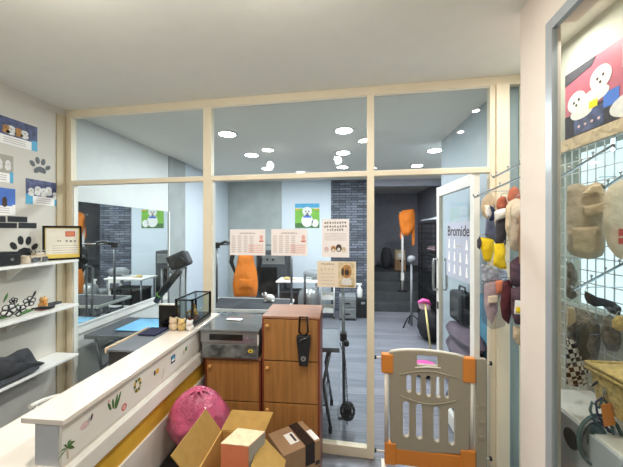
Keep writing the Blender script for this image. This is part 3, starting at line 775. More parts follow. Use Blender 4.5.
hS = cabinet(-.927, -.533, yfr, 2.335, 3, 'shorter cherry wood cabinet under the silver stereo unit', 0)
# stereo unit
x0, x1, y0, y1 = -.953, -.54, 1.965, 2.375
t = thing('stereo_unit', 'silver and black stacked stereo unit on the shorter wooden cabinet', 'stereo', ((x0+x1)/2, (y0+y1)/2, hS))
MB('silver').box(x0+.015, y0+.012, hS+.001, x1-.008, y1-.01, hS+.105).build('lower_deck', t, .003)
MB('silver').box(x0+.006, y0+.008, hS+.107, x1-.004, y1, hS+.185).build('upper_deck', t, .003)
MB('smoke').box(x0, y0, hS+.186, x1, y1, hS+.2).build('top_plate', t, .003)
MB('blackg').box(x0+.07, y0+.002, hS+.128, x1-.11, y0+.009, hS+.168).build('disc_slot', t, .002)
MB('camo').box(x0+.03, y0+.004, hS+.012, x1-.016, y0+.013, hS+.098).build('deck_front', t, .002)
for i in range(2): MB('chrome').cone((x1-.045-.035*i, y0+.009, hS+.148), (x1-.045-.035*i, y0-.004, hS+.148), .011).build('dial', t)
b = MB('ygarment'); fr = lambda x, y, d=0: Vector((x1-.055+x, y0+.004-d, hS+.062+y)); flat(b, fr, ell(0, 0, .018, .012), 0, .001); b.use('leaf'); flat(b, fr, ell(0, 0, .010, .006), 0, .0015); lab(b.build('sticker', t), 'yellow green round sticker')
MB('white').box(x1-.008, y0+.004, hS+.1, x1-.001, y0+.012, hS+.17).build('side_clip', t)
p = at(234, 320, z=hS+.2)
t = thing('paper_packet', 'small white paper packet lying on the stereo unit', 'packet', (p.x, p.y, hS+.2))
MB('paper').add([], []); b = MB('paper'); b.pillow([(p.x-.06, p.y-.014, hS+.206), (p.x+.06, p.y-.03, hS+.206), (p.x+.065, p.y+.02, hS+.206), (p.x-.055, p.y+.03, hS+.206)], (0, 0, 1), .005, .3); b.build('wrapper', t)
MB('redink').box(p.x-.05, p.y+.012, hS+.2112, p.x+.02, p.y+.018, hS+.2125).build('red_band', t)
# black pouch with carabiner hanging from the tall cabinet top door
px = at(303.5, HV, y=yfr-.02).x; zz = lambda v: at(303.5, v, y=yfr-.02).z
t = thing('pouch', 'black dog waste bag pouch on a strap against the tall cabinet door', 'pouch', (px, yfr-.02, zz(365)))
b = MB('blackcloth')
zt, zb = zz(337), zz(365)
b.hexa([(px-.026, yfr-.045, zb), (px+.03, yfr-.045, zb), (px+.03, yfr-.008, zb), (px-.026, yfr-.008, zb), (px-.046, yfr-.05, zt), (px+.05, yfr-.05, zt), (px+.05, yfr-.006, zt), (px-.046, yfr-.006, zt)])
b.build('body', t, .008)
b = MB('blackcloth'); b.prism([(px-.047, yfr-.051, zt+.01), (px+.05, yfr-.051, zt+.01), (px+.005, yfr-.051, zt-.035)], (0, .05, 0)); b.build('flap', t, .004)
b = MB('blackg'); b.tube([(px-.012, yfr-.02, zt+.012), (px-.03, yfr-.02, zt+.035), (px-.024, yfr-.02, zz(317)), (px+.024, yfr-.02, zz(317)), (px+.03, yfr-.02, zt+.035), (px+.012, yfr-.02, zt+.012)], .007, 8, True); b.build('strap_loop', t)
b = MB('chrome'); b.tube([(px-.03, yfr-.054, zt-.03), (px-.01, yfr-.056, zt-.005), (px+.025, yfr-.056, zt+.008)], .0025, 6); b.build('zip_cord', t)
b = MB('grey'); fr = lambda x, y, d=0: Vector((px+.002+x, yfr-.0475-d, zz(357)+y)); flat(b, fr, ell(0, 0, .017, .017), 0, .003); b.use('black'); flat(b, fr, ell(0, -.003, .006, .005), 0, .004)
for k in range(3): flat(b, fr, ell((k-1)*.007, .006, .0025, .0035), 0, .004)
b.build('badge', t)

# ================================================================== FLOOR CLUTTER
# dark bin under the pink bag
bx, by = -.785, 1.615
t = thing('storage_crate', 'dark crate on the floor under the pink bag', 'crate', (bx, by, 0))
b = MB('black'); zc_ = .50; hw, hd = .16, .12
b.box(bx-hw, by-hd, .001, bx+hw, by+hd, .02)
b.box(bx-hw, by-hd, .02, bx+hw, by-hd+.012, zc_-.02); b.box(bx-hw, by+hd-.012, .02, bx+hw, by+hd, zc_-.02); b.box(bx-hw, by-hd+.012, .02, bx-hw+.012, by+hd-.012, zc_-.02); b.box(bx+hw-.012, by-hd+.012, .02, bx+hw, by+hd-.012, zc_-.02); b.build('body', t, .006)
MB('black').box(bx-hw-.008, by-hd-.008, zc_-.02, bx+hw+.008, by+hd+.008, zc_).build('lid', t, .004)
t = thing('rubbish_bag', 'full pink plastic rubbish bag leaning on the counter', 'bag', (bx, by, zc_))
b = MB('pinkbag'); vs = []; nu, nv = 56, 30
top = at(197, 392, t=1.62).z; hh = top-zc_-.002
for j in range(nv+1):
    f = j/nv; th = f*PI
    for i in range(nu):
        ph = 2*PI*i/nu
        r = .172*math.sin(th)**.62*(1.02-.06*f) if 0 < j < nv else .002
        q = Vector((math.cos(ph), math.sin(ph), math.cos(th)))
        wr_ = 1+.09*noise.noise(q*2.4)+.03*math.sin(ph*11+2*math.cos(ph*2))*max(0, .8-f)*1.3+.05*noise.noise(q*7)+.03*noise.noise(Vector((ph*3, f*2.5, 4)))
        vs.append(Vector((bx+q.x*r*wr_, by+q.y*r*.72*wr_, zc_+.002+hh*(1-f))))
b.add(vs, [(j*nu+i, (j+1)*nu+i, (j+1)*nu+(i+1) % nu, j*nu+(i+1) % nu) for j in range(nv) for i in range(nu)], True)
b.build('body', t)
b = MB('pinkbag'); kx, ky = bx+.02, by-.03
for k in range(7):
    a = 2*PI*k/7; b.tube([(kx, ky, top-.014), (kx+.025*math.cos(a), ky+.025*math.sin(a), top-.002), (kx+.05*math.cos(a), ky+.045*math.sin(a), top-.024)], [.008, .006, .003], 6)
b.build('knot', t)
# open cardboard box
p0 = at(222, 429, t=1.5); p1 = at(266, 431, t=1.5); oz = p0.z
X0, X1, Y1 = p0.x, p1.x, (p0.y+p1.y)/2-.02; Y0 = Y1-.33
t = thing('cardboard_box', 'open cardboard box with flaps spread, holding a salmon carton', 'box', ((X0+X1)/2, (Y0+Y1)/2, 0))
b = MB('cardin'); th = .005
b.box(X0, Y0, .001, X1, Y1, .007); b.box(X0, Y0, .007, X0+th, Y1, oz); b.box(X1-th, Y0, .007, X1, Y1, oz); b.box(X0+th, Y1-th, .007, X1-th, Y1, oz); b.box(X0+th, Y0, .007, X1-th, Y0+th, oz)
b.build('body', t)
def flap(P, name='flap'):
    P = [Vector(p) for p in P]; n = (P[1]-P[0]).cross(P[2]-P[0]).normalized()*.004
    MB('cardboard').prism(P, n).build(name, t)
def pflap(h0, h1, tip):
    h0, h1 = Vector(h0), Vector(h1); o = tip-h0; flap([h0, h1, h1+o, tip])
pflap((X0, Y1, oz), (X0, Y0+.03, oz), at(206, 409, t=1.44))
pflap((X0, Y1, oz), (X1, Y1, oz), at(232, 410, t=1.56))
pflap((X1, Y1-.03, oz), (X1, Y0, oz), at(285.5, 461, t=1.40))
flap([(X0, Y0, oz), (X1, Y0, oz), (X1, Y0-.12, oz-.06), (X0, Y0-.12, oz-.06)])
# salmon carton inside
cornersT = [at(220.6, 444, t=1.28), at(248.5, 447, t=1.28), at(265, 432, t=1.41), at(238, 428.6, t=1.42)]
cornersB = [Vector((min(max(c.x, X0+.012), X1-.012), min(max(c.y, Y0+.02), Y1-.015), .01)) for c in cornersT]
sb = thing('carton', 'salmon fronted carton with pale top poking out of the cardboard box', 'carton', sum(cornersB, Vector())/4)
b = MB('salmon'); b.hexa(cornersB+cornersT); b.build('body', sb, .002)
MB('papertop').prism([c+Vector((0, 0, .0015)) for c in cornersT], (0, 0, .002)).build('top_panel', sb)
e = [cornersT[1], cornersT[2], cornersB[2], cornersB[1]]; nn = (e[1]-e[0]).cross(e[3]-e[0]).normalized()
if nn.x < 0: nn = -nn
MB('greycard').prism([v+nn*.001 for v in e], nn*.001).build('side_panel', sb)
# taped shipping box
zt2 = .50
a0 = at(299, 431.5, z=zt2); a0.y = min(a0.y, 1.985); a1 = at(327, 443, z=zt2); a2 = at(279, 447, z=zt2)
e1 = (a1-a0); e2 = (a2-a0)
e1 = Vector((.13, -.17, 0)); e2 = Vector((-.17, -.13, 0))*1.15
cn = at(300, 432, z=zt2); cn = Vector((cn.x, 1.965, 0))
bf = lambda a, b_, z: Vector((cn.x, cn.y, 0))+e1*a+e2*b_+Vector((0, 0, z))
t = thing('shipping_box', 'brown shipping box sealed with dark tape, right of the open box', 'box', bf(.5, .5, 0))
b = MB('cardgrey'); b.hexa([bf(a, c_, z) for z in (.001, zt2) for a, c_ in ((0, 0), (0, 1), (1, 1), (1, 0))]); b.build('body', t, .004)
b = MB('tape'); b.hexa([bf(a, c_, z) for z in (zt2+.0008, zt2+.0018) for a, c_ in ((-.002, .16), (-.002, .42), (1.002, .42), (1.002, .16))]); b.hexa([bf(a, c_, z) for z in (zt2-.12, zt2+.001) for a, c_ in ((1.001, .16), (1.001, .42), (1.006, .42), (1.006, .16))]); b.build('tape', t)
b = MB('paper'); b.hexa([bf(a, c_, z) for z in (zt2+.001, zt2+.0025) for a, c_ in ((.3, .46), (.3, .7), (.75, .7), (.75, .46))]); b.hexa([bf(a, c_, z) for z in (zt2+.001, zt2+.0025) for a, c_ in ((.5, -.0), (.5, .14), (.95, .14), (.95, -.0))])
b.use('ink'); b.hexa([bf(a, c_, z) for z in (zt2+.0026, zt2+.003) for a, c_ in ((.36, .5), (.36, .56), (.7, .56), (.7, .5))]); b.build('label', t)
b = MB('ink'); 
for i in range(3): b.hexa([bf(a, c_, z) for z in (.36-.04*i, .385-.04*i) for a, c_ in ((1.002, .02), (1.002, .14), (1.004, .14), (1.004, .02))])
b.build('print', t)

# ================================================================== SAFETY GATE
GO = -.05
gp = lambda u, v: kz(u, v, GO)
def gf(a, off, z): return pf(a, GO+off, z)
gl = ku(381, GO)[0]
t = thing('safety_gate', 'taupe and orange plastic safety gate across the doorway', 'gate', pf(ku(430, GO)[0], GO, 0))
outline = [gp(u, v) for u, v in ((389.5, 352), (399, 350.6), (408, 350.2), (422, 350.6), (440, 352.4), (455, 355), (463, 357.2), (469.5, 359), (469, 400), (468, 448), (466, 453), (460, 452), (430, 450.5), (398, 449), (391, 440), (389.8, 400))]
holes = []
def slot(u0, v0, u1, v1):
    a, b_ = gp(u0, v1), gp(u1, v0); holes.append(rrect(a[0], a[1], b_[0], b_[1], .03)[::-1])
for u0, v0, u1, v1 in ((405.5, 373.5, 412, 391.5), (415, 373.8, 421.4, 394), (425, 374.5, 431.4, 396), (434.5, 375.5, 440.8, 397), (443, 377, 449.2, 397.5),
                       (402, 400, 409.8, 436), (415, 402.5, 423, 438), (432.4, 405, 440, 441), (447, 406.5, 455, 444)): slot(u0, v0, u1, v1)
a, b_ = gp(416, 364.5), gp(438, 355); holes.append(rrect(a[0], a[1], b_[0], b_[1], .012)[::-1])
curve_plate(outline, holes, .034, .005, lambda x, y, z: gf(x, -y, z), 'taupe', 'gate_panel', t)
tp = [gp(u, v) for u, v in ((391, 351.4), (399, 350.2), (408, 349.8), (422, 350.2), (440, 352), (455, 354.6), (464, 357))]
MB('ivory').tube([gf(a, 0, z) for a, z in tp], .012, 8).build('top_trim', t)
arch = [gp(400+k*5.6, 373.5-5*math.sin(PI*k/10)+k*.35) for k in range(11)]
MB('taupe').tube([gf(a, -.018, z) for a, z in arch], .006, 6).build('arch_rib', t)
arch = [gp(400+k*5.6, 394.5+6*math.sin(PI*k/10)+k*.45) for k in range(11)]
MB('taupe').tube([gf(a, -.018, z) for a, z in arch], .006, 6).build('arch_rib', t)
hb = [gp(u, v) for u, v in ((414.5, 366.5), (427, 365.8), (440, 367))]
MB('ivory').tube([gf(a, -.018, z) for a, z in hb], .006, 6).build('handle_lip', t)
def corner(u0, v0, u1, v1, l):
    a, b_ = gp(u0, v1), gp(u1, v0); MB('orangep').fbox(gf, a[0], -.026, a[1], b_[0], .026, b_[1]).build('corner_cap', t, .008)
corner(381.3, 353.5, 393, 371.5, 0); corner(462, 357.5, 474.6, 381, 0); corner(384.5, 442, 396, 462, 0); corner(460, 449.5, 474.8, 468, 0)
a, b_ = gp(395, 462.5), gp(461, 454.5); MB('orangep').fbox(gf, a[0], -.018, a[1], b_[0], .018, b_[1]).build('bottom_bar', t, .006)
for u in (386.4, 471.5):
    k, z1 = gp(u, 371 if u < 400 else 380); z0 = gp(u, 446 if u < 400 else 452)[1]
    MB('ivory').cone(gf(k, 0, z0), gf(k, 0, z1), .015, n=14).build('side_tube', t)
a, b_ = gp(475.3, 462), gp(485.8, 358.5)
sp_ = MB('taupe').fbox(gf, a[0], -.02, .005, b_[0], .02, b_[1]).build('side_post', t, .006)
for v in (404, 421, 436):
    a, b_ = gp(477.5, v+1.6), gp(484, v-1.6); MB('taupe').fbox(gf, a[0], -.026, a[1], b_[0], -.018, b_[1]).build('post_rib', sp_, .003)
for u0, u1, v in ((374.5, 383, 357), (374.5, 386, 450), (485, 491.5, 363), (485, 491.5, 458)):
    p0_, p1_ = gp(u0, v), gp(u1, v)
    o = MB('ivory').cone(gf(p0_[0], 0, p0_[1]), gf(p1_[0], 0, p0_[1]), .006).build('pressure_bolt', t)
    kk = p0_[0] if u0 < 400 else p1_[0]
    s_ = 1 if u0 < 400 else -1
    MB('black').cone(gf(kk, 0, p0_[1]), gf(kk+s_*.014, 0, p0_[1]), .016, .012).build('bolt_pad', o)
for u in (384, 480):
    k = gp(u, 460)[0]; MB('ivory').fbox(gf, k-.02, -.06, .0005, k+.02, .06, .012).build('foot', t, .003)

# ================================================================== NOTICES ON THE GLASS
def notice(u0, v0, u1, v1, m, label, name='notice'):
    k0, z1 = kz((u0), v0, .020); k1, z0 = kz(u1, v1, .020)
    t = thing(name, label, 'notice', pf((k0+k1)/2, .02, z0))
    W, H = k1-k0, z1-z0
    fr = lambda x, y, d=0: pf(k0+x, .0235-.003-d, z0+y)
    b = MB(m); flat(b, fr, rect(0, 0, W, H), 0, .0012); b.build('sheet', t)
    return t, fr, W, H
for u0, v0, u1, v1, l in ((230, 229.3, 265.3, 255.5, 'blush price list sheet on the glass before the orange apron'), (271.2, 229, 307.5, 256, 'blush price list sheet on the glass, left of the dog notice')):
    t, fr, W, H = notice(u0, v0, u1, v1, 'pinkpaper', l, 'price_list')
    t['group'] = 'price lists on the glass'
    b = MB('ink'); glyphs(b, fr, W*.28, H*.82, W*.44, H*.055, 12, .0012, .0016, seed=4)
    b.use('greyink')
    for r_ in range(9):
        for c_ in range(4): flat(b, fr, rect(W*(.05+.17*c_), H*(.12+.075*r_), W*(.05+.17*c_+.11), H*(.12+.075*r_+.025)), .0012, .0016)
    b.use('redink'); flat(b, fr, rect(W*.83, H*.52, W*.95, H*.57), .0012, .0018); b.use('pinkink'); flat(b, fr, ell(W*.89, H*.68, W*.05, H*.1), .0012, .0017)
    for r_ in range(5): flat(b, fr, rect(W*.52, H*(.1+.07*r_), W*.94, H*(.125+.07*r_)), .0012, .0018)
    b.build('print', t)
t, fr, W, H = notice(322, 219.2, 349.2, 257.5, 'pinkpaper', 'notice with dark headings and drawn small dogs on the glass')
b = MB('ink')
for y, n, x0 in ((.88, 9, .09), (.78, 9, .07), (.69, 7, .2)): glyphs(b, fr, W*x0, H*y, W*(1-2*x0), H*.06, n, .0012, .0017, .12, seed=n)
b.use('greyink')
for y in (.6, .545, .49, .44): glyphs(b, fr, W*.09, H*y, W*.8, H*.03, 16, .0012, .0016, .15, seed=int(y*100))
for x, y, r_, m in ((.17, .2, .08, 'pinkc'), (.42, .22, .09, 'dogtan'), (.62, .24, .11, 'dogdark'), (.8, .2, .08, 'beige')):
    b.use(m); flat(b, fr, ell(W*x, H*y, W*r_, W*r_*1.3), .0012, .0018); b.use('dogwhite'); flat(b, fr, ell(W*x, H*y-.01, W*r_*.5, W*r_*.6), .0012, .0022)
b.build('print', t)
t, fr, W, H = notice(317.2, 261, 356, 288, 'tanpaper', 'tan notice with a photo of a brown dog on its right half')
b = MB('ink'); glyphs(b, fr, W*.1, H*.86, W*.36, H*.06, 7, .0012, .0016, seed=2)
b.use('khaki'); glyphs(b, fr, W*.1, H*.62, W*.36, H*.13, 4, .0012, .0016, .4, seed=3)
b.use('greyink')
for y in (.5, .36, .24, .1): glyphs(b, fr, W*.1, H*y, W*.36, H*.04, 14, .0012, .0016, .15, seed=int(y*50))
b.use('papertop'); flat(b, fr, rect(W*.55, H*.02, W*.97, H*.98), .0012, .0016)
b.use('dogtan'); flat(b, fr, ell(W*.76, H*.62, W*.13, H*.26), .0016, .002); b.use('dogdark'); flat(b, fr, ell(W*.77, H*.58, W*.06, H*.12), .002, .0024); flat(b, fr, ell(W*.66, H*.6, W*.035, H*.16), .002, .0023)
b.use('dogwhite'); flat(b, fr, ell(W*.76, H*.2, W*.13, H*.2), .0016, .0019); b.use('gold'); flat(b, fr, rect(W*.6, H*.04, W*.94, H*.09), .0016, .0021)
b.build('print', t)
# small clear holder beside the notice
# lilac poster on the door glass with writing
pa, pb = (Vector((hx, hy, 0)), dE)
def da(u, v):
    r = ray(u, v); q = pa-dN*.006 if False else pa
    det = r.x*(-dE.y)+dE.x*r.y
    tt = (pa.x*(-dE.y)+dE.x*pa.y)/det
    return ((r.x*tt-pa.x)*dE.x+(r.y*tt-pa.y)*dE.y), CAMZ+r.z*tt
aL, zTL = da(447, 223); aR, _ = da(471.5, 223); _, zBL = da(447, 275)
sgn = -1 if (df(0, 1, 0)-df(0, 0, 0)).dot(Vector((-1, 0, 0))) < 0 else 1
fr = lambda x, y, d=0: df(aL-x, sgn*(.005+d), zBL+y)
W, H = aL-aR, zTL-zBL
t = thing('poster', 'lilac grey poster headed Bromide on the open glass door', 'poster', df((aL+aR)/2, 0, zBL))
b = MB('bromide'); flat(b, fr, rect(0, 0, W, H), 0, .001); b.build('sheet', t)
b = MB('ink'); vs, fs = text_pts('Bromide', .13)
mx = max(v[0] for v in vs); b.add([fr(W*.06+v[0]/mx*W*.9, H-.115+v[1]*.95, .0012+max(0, v[2])) for v in vs], fs); b.build('lettering', t)
b = MB('paper')
for r_, y in enumerate((.62, .36, .1)):
    for c_ in range(4):
        if r_ == 0 and c_ in (2,): continue
        x = W*(.14+.24*c_); yy = H*y*.86
        flat(b, fr, [(x-.022, yy), (x+.022, yy), (x+.012, yy+.055), (x-.012, yy+.055)], .001, .0016); flat(b, fr, ell(x, yy+.066, .012, .014), .001, .0016)
b.use('greyink'); flat(b, fr, rect(W*.45, H*.57, W*.7, H*.6), .001, .0016)
b.build('figures', t)
# ================================================================== GROOMING ROOM
# mirror on the left wall
t = thing('wall_mirror', 'large frameless mirror on the left wall of the grooming room', 'mirror', (XL, 3.4, .835))
MB('mirror').box(XL+.002, 2.62, .85, XL+.018, y_mir-.02, 2.035).build('mirror_glass', t)
b = MB('white'); b.box(XL+.001, 2.6, .835, XL+.03, y_mir, .85); b.box(XL+.001, y_mir-.02, .85, XL+.03, y_mir, 2.035); b.build('mirror_edge', t)
MB('white').box(XL+.001, 2.6, .758, XL+.02, y_mir, .834).build('backboard', t)
# grooming tables
def gtable(x0, x1, y0, y1, z, label, topm='tabletop', edge='greymetal'):
    t = thing('grooming_table', label, 'table', ((x0+x1)/2, (y0+y1)/2, 0))
    MB(topm).box(x0+.008, y0+.008, z-.012, x1-.008, y1-.008, z).build('table_top', t, .003)
    b = MB(edge); b.box(x0, y0, z-.035, x1, y0+.012, z+.003); b.box(x0, y1-.012, z-.035, x1, y1, z+.003); b.box(x0, y0+.012, z-.035, x0+.012, y1-.012, z+.003); b.box(x1-.012, y0+.012, z-.035, x1, y1-.012, z+.003); b.box(x0+.012, y0+.012, z-.035, x1-.012, y1-.012, z-.013); b.build('edge_rim', t)
    for sx, x in ((1, x0+.08), (-1, x1-.08)):
        for y in (y0+.05, y1-.05):
            l = MB('greymetal').tube([(x, y, z-.036), (x+sx*.06, y, .42), (x, y, .05)], .014)
            l = l.build('leg', t)
            MB('black').cone((x, y, .0), (x, y, .05), .017, n=10).build('rubber_foot', l)
        b = MB('greymetal'); b.cone((x+sx*.02, y0+.05, .6), (x+sx*.02, y1-.05, .6), .009); b.cone((x+sx*.03, y0+.05, .16), (x+sx*.03, y1-.05, .16), .009); b.cone((x+sx*.06, y0+.05, .42), (x+sx*.35, (y0+y1)/2, z-.04), .009); b.build('brace', t)
    MB('greymetal').box(x0+.1, y0+.06, .22, x1-.1, y1-.06, .235).build('lower_shelf', t)
    return t
gtable(-2.44, -1.3, 2.66, 3.26, .75, 'grooming table by the mirror with a light blue mat on it')
z = .754
tag(MB('bluemat').box(-2.24, 2.80, z, -1.72, 3.20, z+.008).build('table_mat', bevel=.004), 'light blue mat lying on the grooming table by the mirror', 'mat')
gtable(-1.80, -.66, 3.72, 4.36, .75, 'dark grooming table with pale rim under the hanging orange apron', topm='tableblack', edge='white')
gtable(-1.0, .0, 2.56, 3.08, .75, 'grey grooming table just inside the glass behind the tall cabinet', topm='tablegrey')
# overhead arm with orange apron
T2 = 4.1; bz = at(240, 245, t=T2).z; xa0, xa1 = at(211, HV, t=T2).x, at(291, HV, t=T2).x; ya_ = 4.1
t = thing('apron_stand', 'black and chrome bar stand on the dark table holding the apron', 'stand', ((xa0+xa1)/2, ya_, .754))
MB('chrome').tube([(xa0-.02, ya_, bz), (xa1+.02, ya_, bz)], .012).build('cross_bar', t)
for x in (xa0+.02, xa1): 
    b = MB('greymetal'); b.cone((x, ya_, .7535), (x, ya_, bz), .016); b.build('post', t)
MB('black').box(xa0-.02, ya_-.03, bz-.05, xa0+.06, ya_+.03, bz+.03).build('clamp', t, .01)
MB('black').tube([(xa0+.06, ya_-.02, bz), (xa0+.16, ya_-.05, bz+.04), (xa0+.26, ya_-.05, bz+.02)], .02).build('arm_lever', t)
# apron
def ap(u, v): p = at(u, v, t=4.02); return p
t = thing('apron', 'orange apron with black straps hanging over the dark grooming table', 'apron', ap(246, 297))
b = MB('orange'); c = [ap(u, v) for u, v in ((239, 250), (247, 248), (253, 250), (254, 262), (257, 272), (258, 285), (256.5, 297), (245, 296.5), (234, 297), (232.5, 285), (234, 274), (237, 264))]
for q in c: q.z = max(q.z, .765)
b.pillow(c, (0, -1, 0), .035, .45, 3, res=60, rings=8, freq=9); b.build('bib', t)
for L in (((238, 247), (233, 252), (231, 262), (236, 276)), ((254, 247), (259, 252), (260, 262), (257, 275))):
    b = MB('blackcloth'); b.tube([ap(u, v)+Vector((0, .01, 0)) for u, v in L], [.03, .035, .03, .012], 8); b.build('strap', t)
MB('orange').pillow([ap(u, v)+Vector((0, -.036, 0)) for u, v in ((239, 278), (254, 278), (254, 288), (240, 288))], (0, -1, 0), .012, .3, res=24, rings=4).build('pocket', t)
# small white toy dog on the table
p = Vector((-.98, 4.15, .754))
t = thing('toy_dog', 'small white and black toy dog on the dark grooming table', 'toy', p)
MB('dogwhite').ball(p+Vector((0, 0, .055)), (.075, .045, .05), 14, 9).build('body', t)
MB('dogwhite').ball(p+Vector((-.07, -.01, .1)), (.04, .036, .036), 12, 8).build('head', t)
for s_ in (-1, 1): MB('black').ball(p+Vector((-.07, -.01+s_*.03, .125)), (.014, .012, .022), 8, 6).build('ear', t)
for x in (-.05, .05):
    for s_ in (-1, 1): MB('dogwhite').cone(p+Vector((x, s_*.025, .03)), p+Vector((x, s_*.025, .001)), .015).build('leg', t)
# dryer on a stand
dx, dy = -1.62, 3.42
hz = at(180, 260, t=3.5).z
t = thing('pet_dryer', 'black box headed pet dryer on a grey stand with a fat dark hose', 'dryer', (dx, dy, 0))
hc = at(180, 260.5, t=3.45); hc = Vector((hc.x, hc.y, hc.z)); dx, dy = hc.x-.02, hc.y
b = MB('darkgrey'); R_ = Matrix.Rotation(math.radians(-25), 3, 'Y') @ Matrix.Rotation(math.radians(15), 3, 'Z')
P = [hc+R_ @ Vector((x*.11, y*.1, zz2*.085)) for zz2 in (-1, 1) for x, y in ((-1, -1), (1, -1), (1, 1), (-1, 1))]
b.hexa(P); b.build('head', t, .03)
MB('black').cone(hc+R_ @ Vector((.02, -.101, -.02)), hc+R_ @ Vector((.02, -.125, -.02)), .05, .045, 16).build('outlet', t)
MB('chrome').tube([hc+Vector((.05, -.03, -.07)), hc+Vector((.03, -.05, -.11)), hc+Vector((-.02, -.06, -.14)), hc+Vector((-.08, -.06, -.12))], .022).build('hose_elbow', t)
b = MB('black'); hp = [at(u, v, t=3.3) for u, v in ((180, 271), (174, 277), (167, 286), (160, 295), (156, 302))]
b.tube(hp, [.036, .04, .04, .036, .03], 12); b.build('hose', t)
MB('green').tube([hp[3]+Vector((0, 0, .005)), hp[3]+Vector((-.01, 0, -.005))], .04, 12).build('hose_ring', t)
b = MB('greymetal')
for u0, u1 in ((161, 164), (169, 168), (181, 178), (186, 186)):
    b.cone(at(u0, 268, t=3.5), (at(u1, 268, t=3.5).x, at(u1, 268, t=3.5).y, .1), .012)
b.tube([at(161, 268, t=3.5), at(174, 266, t=3.5), at(187, 268, t=3.5)], .012); b.build('stand_frame', t)
bx_, by_ = at(173, 268, t=3.5).xy
MB('greymetal').box(bx_-.2, by_-.18, .06, bx_+.2, by_+.18, .1).build('stand_base', t, .01)
for sx in (-1, 1):
    for sy_ in (-1, 1): MB('black').cone((bx_+sx*.16-.012, by_+sy_*.14, .03), (bx_+sx*.16+.012, by_+sy_*.14, .03), .03, n=14).build('caster', t)
# back wall poster
xa_, xb_ = at(295, HV, y=YB-.045).x, at(319.5, HV, y=YB-.045).x; z0, z1 = at(307, 228, y=YB-.045).z, at(307, 203.5, y=YB-.045).z
t = thing('poster', 'green poster of a white dog on the far white wall', 'poster', ((xa_+xb_)/2, YB-.045, z0))
W, H = xb_-xa_, z1-z0
fr = lambda x, y, d=0: Vector((xa_+x*W, YB-.041-d, z0+y*H))
b = MB('paper'); flat(b, fr, rect(0, 0, 1, 1), 0, .004); b.build('sheet', t)
b = MB('green'); flat(b, fr, rect(.0, .0, 1, .8), .004, .005); b.use('teal'); flat(b, fr, rect(0, .82, 1, 1), .004, .005); b.use('leaf'); flat(b, fr, rect(0, 0, 1, .2), .005, .006)
b.use('yellow'); flat(b, fr, rect(.02, .74, .18, .8), .005, .006); flat(b, fr, rect(.8, .74, .98, .8), .005, .006)
b.use('dogwhite'); flat(b, fr, ell(.5, .68, .2, .18), .006, .007); flat(b, fr, ell(.5, .3, .24, .26), .006, .007); flat(b, fr, ell(.82, .2, .14, .16), .006, .007)
b.use('dogdark'); flat(b, fr, ell(.44, .68, .03, .03), .007, .008); flat(b, fr, ell(.56, .68, .03, .03), .007, .008); flat(b, fr, ell(.5, .6, .04, .03), .007, .008); b.use('blue'); flat(b, fr, rect(.34, .42, .66, .5), .007, .008)
b.build('printed_picture', t)
# grey drying cabinet against the marble wall
x0, x1 = at(256, HV, t=6.2).x, at(287, HV, t=6.2).x; y1 = YB-.02
t = thing('drying_cabinet', 'grey pet drying cabinet with a dark window against the marble wall', 'cabinet', ((x0+x1)/2, y1-.25, 0))
zt = at(270, 252, t=6.1).z
MB('darkgrey').box(x0, y1-.5, .05, x1, y1, zt).build('body', t, .015)
MB('blackg').box(x0+.05, y1-.51, .45, x1-.2, y1-.5, zt-.32).build('window', t)
MB('silver').box(x0+.04, y1-.512, zt-.26, x1-.04, y1-.5, zt-.06).build('control_panel', t, .004)
for i in range(3): MB('black').cone((x0+.12+.12*i, y1-.512, zt-.16), (x0+.12+.12*i, y1-.53, zt-.16), .025).build('dial', t)
for sx in (x0+.06, x1-.06):
    for y in (y1-.45, y1-.06): MB('black').cone((sx, y, 0), (sx, y, .05), .025).build('foot', t)
# dark shelving between (seen in the mirror and left of the apron)
# white side table with a lamp dryer
x0, x1 = at(279, HV, t=5.9).x, at(319.5, HV, t=5.7).x; yq = 5.7
zt = at(300, 278.5, t=5.9).z
t = thing('side_table', 'white topped side table before the far white wall', 'table', ((x0+x1)/2, yq, 0))
MB('white').box(x0, yq-.2, zt-.03, x1, yq+.3, zt).build('table_top', t, .006)
for x in (x0+.05, x1-.05):
    for y in (yq-.16, yq+.26): MB('greymetal').cone((x, y, 0), (x, y, zt-.03), .018).build('leg', t)
MB('white').box(x0+.05, yq-.16, .25, x1-.05, yq+.26, .27).build('lower_shelf', t)
p = at(314, 277.5, t=5.8); p.z = zt
t = thing('hair_dryer', 'grey rounded dryer lying on the white side table', 'dryer', p)
b = MB('grey'); b.tube([p+Vector((-.2, 0, .1)), p+Vector((-.1, 0, .12)), p+Vector((.05, 0, .1)), p+Vector((.2, 0, .09))], [.05, .075, .09, .07], 14); b.build('barrel', t)
MB('silver').cone(p+Vector((.05, 0, .03)), p+Vector((.05, 0, .001)), .06, .09).build('foot', t)
p = at(287, 278, t=5.75); p.z = zt
t = thing('brush', 'beige brush lying on the white side table', 'brush', p)
MB('straw').ball(p+Vector((0, 0, .03)), (.07, .04, .028), 12, 8).build('bristle_head', t); MB('beige').tube([p+Vector((.05, 0, .02)), p+Vector((.16, -.02, .015))], .013).build('handle', t)
for i, (fx_, l) in enumerate(((.22, 'left dark storage bin under the white side table'), (.5, 'middle dark storage bin under the white side table'), (.78, 'right dark storage bin under the white side table'))):
    cx_ = x0+(x1-x0)*fx_; hw_ = (x1-x0)*.12
    t = thing('storage_bin', l, 'bin', (cx_, yq+.05, .271), 'dark bins under the side table')
    MB('black').box(cx_-hw_, yq-.12, .271, cx_+hw_, yq+.22, .58).build('body', t, .012); MB('darkgrey').box(cx_-hw_-.012, yq-.13, .58, cx_+hw_+.012, yq+.23, .61).build('lid', t, .006)
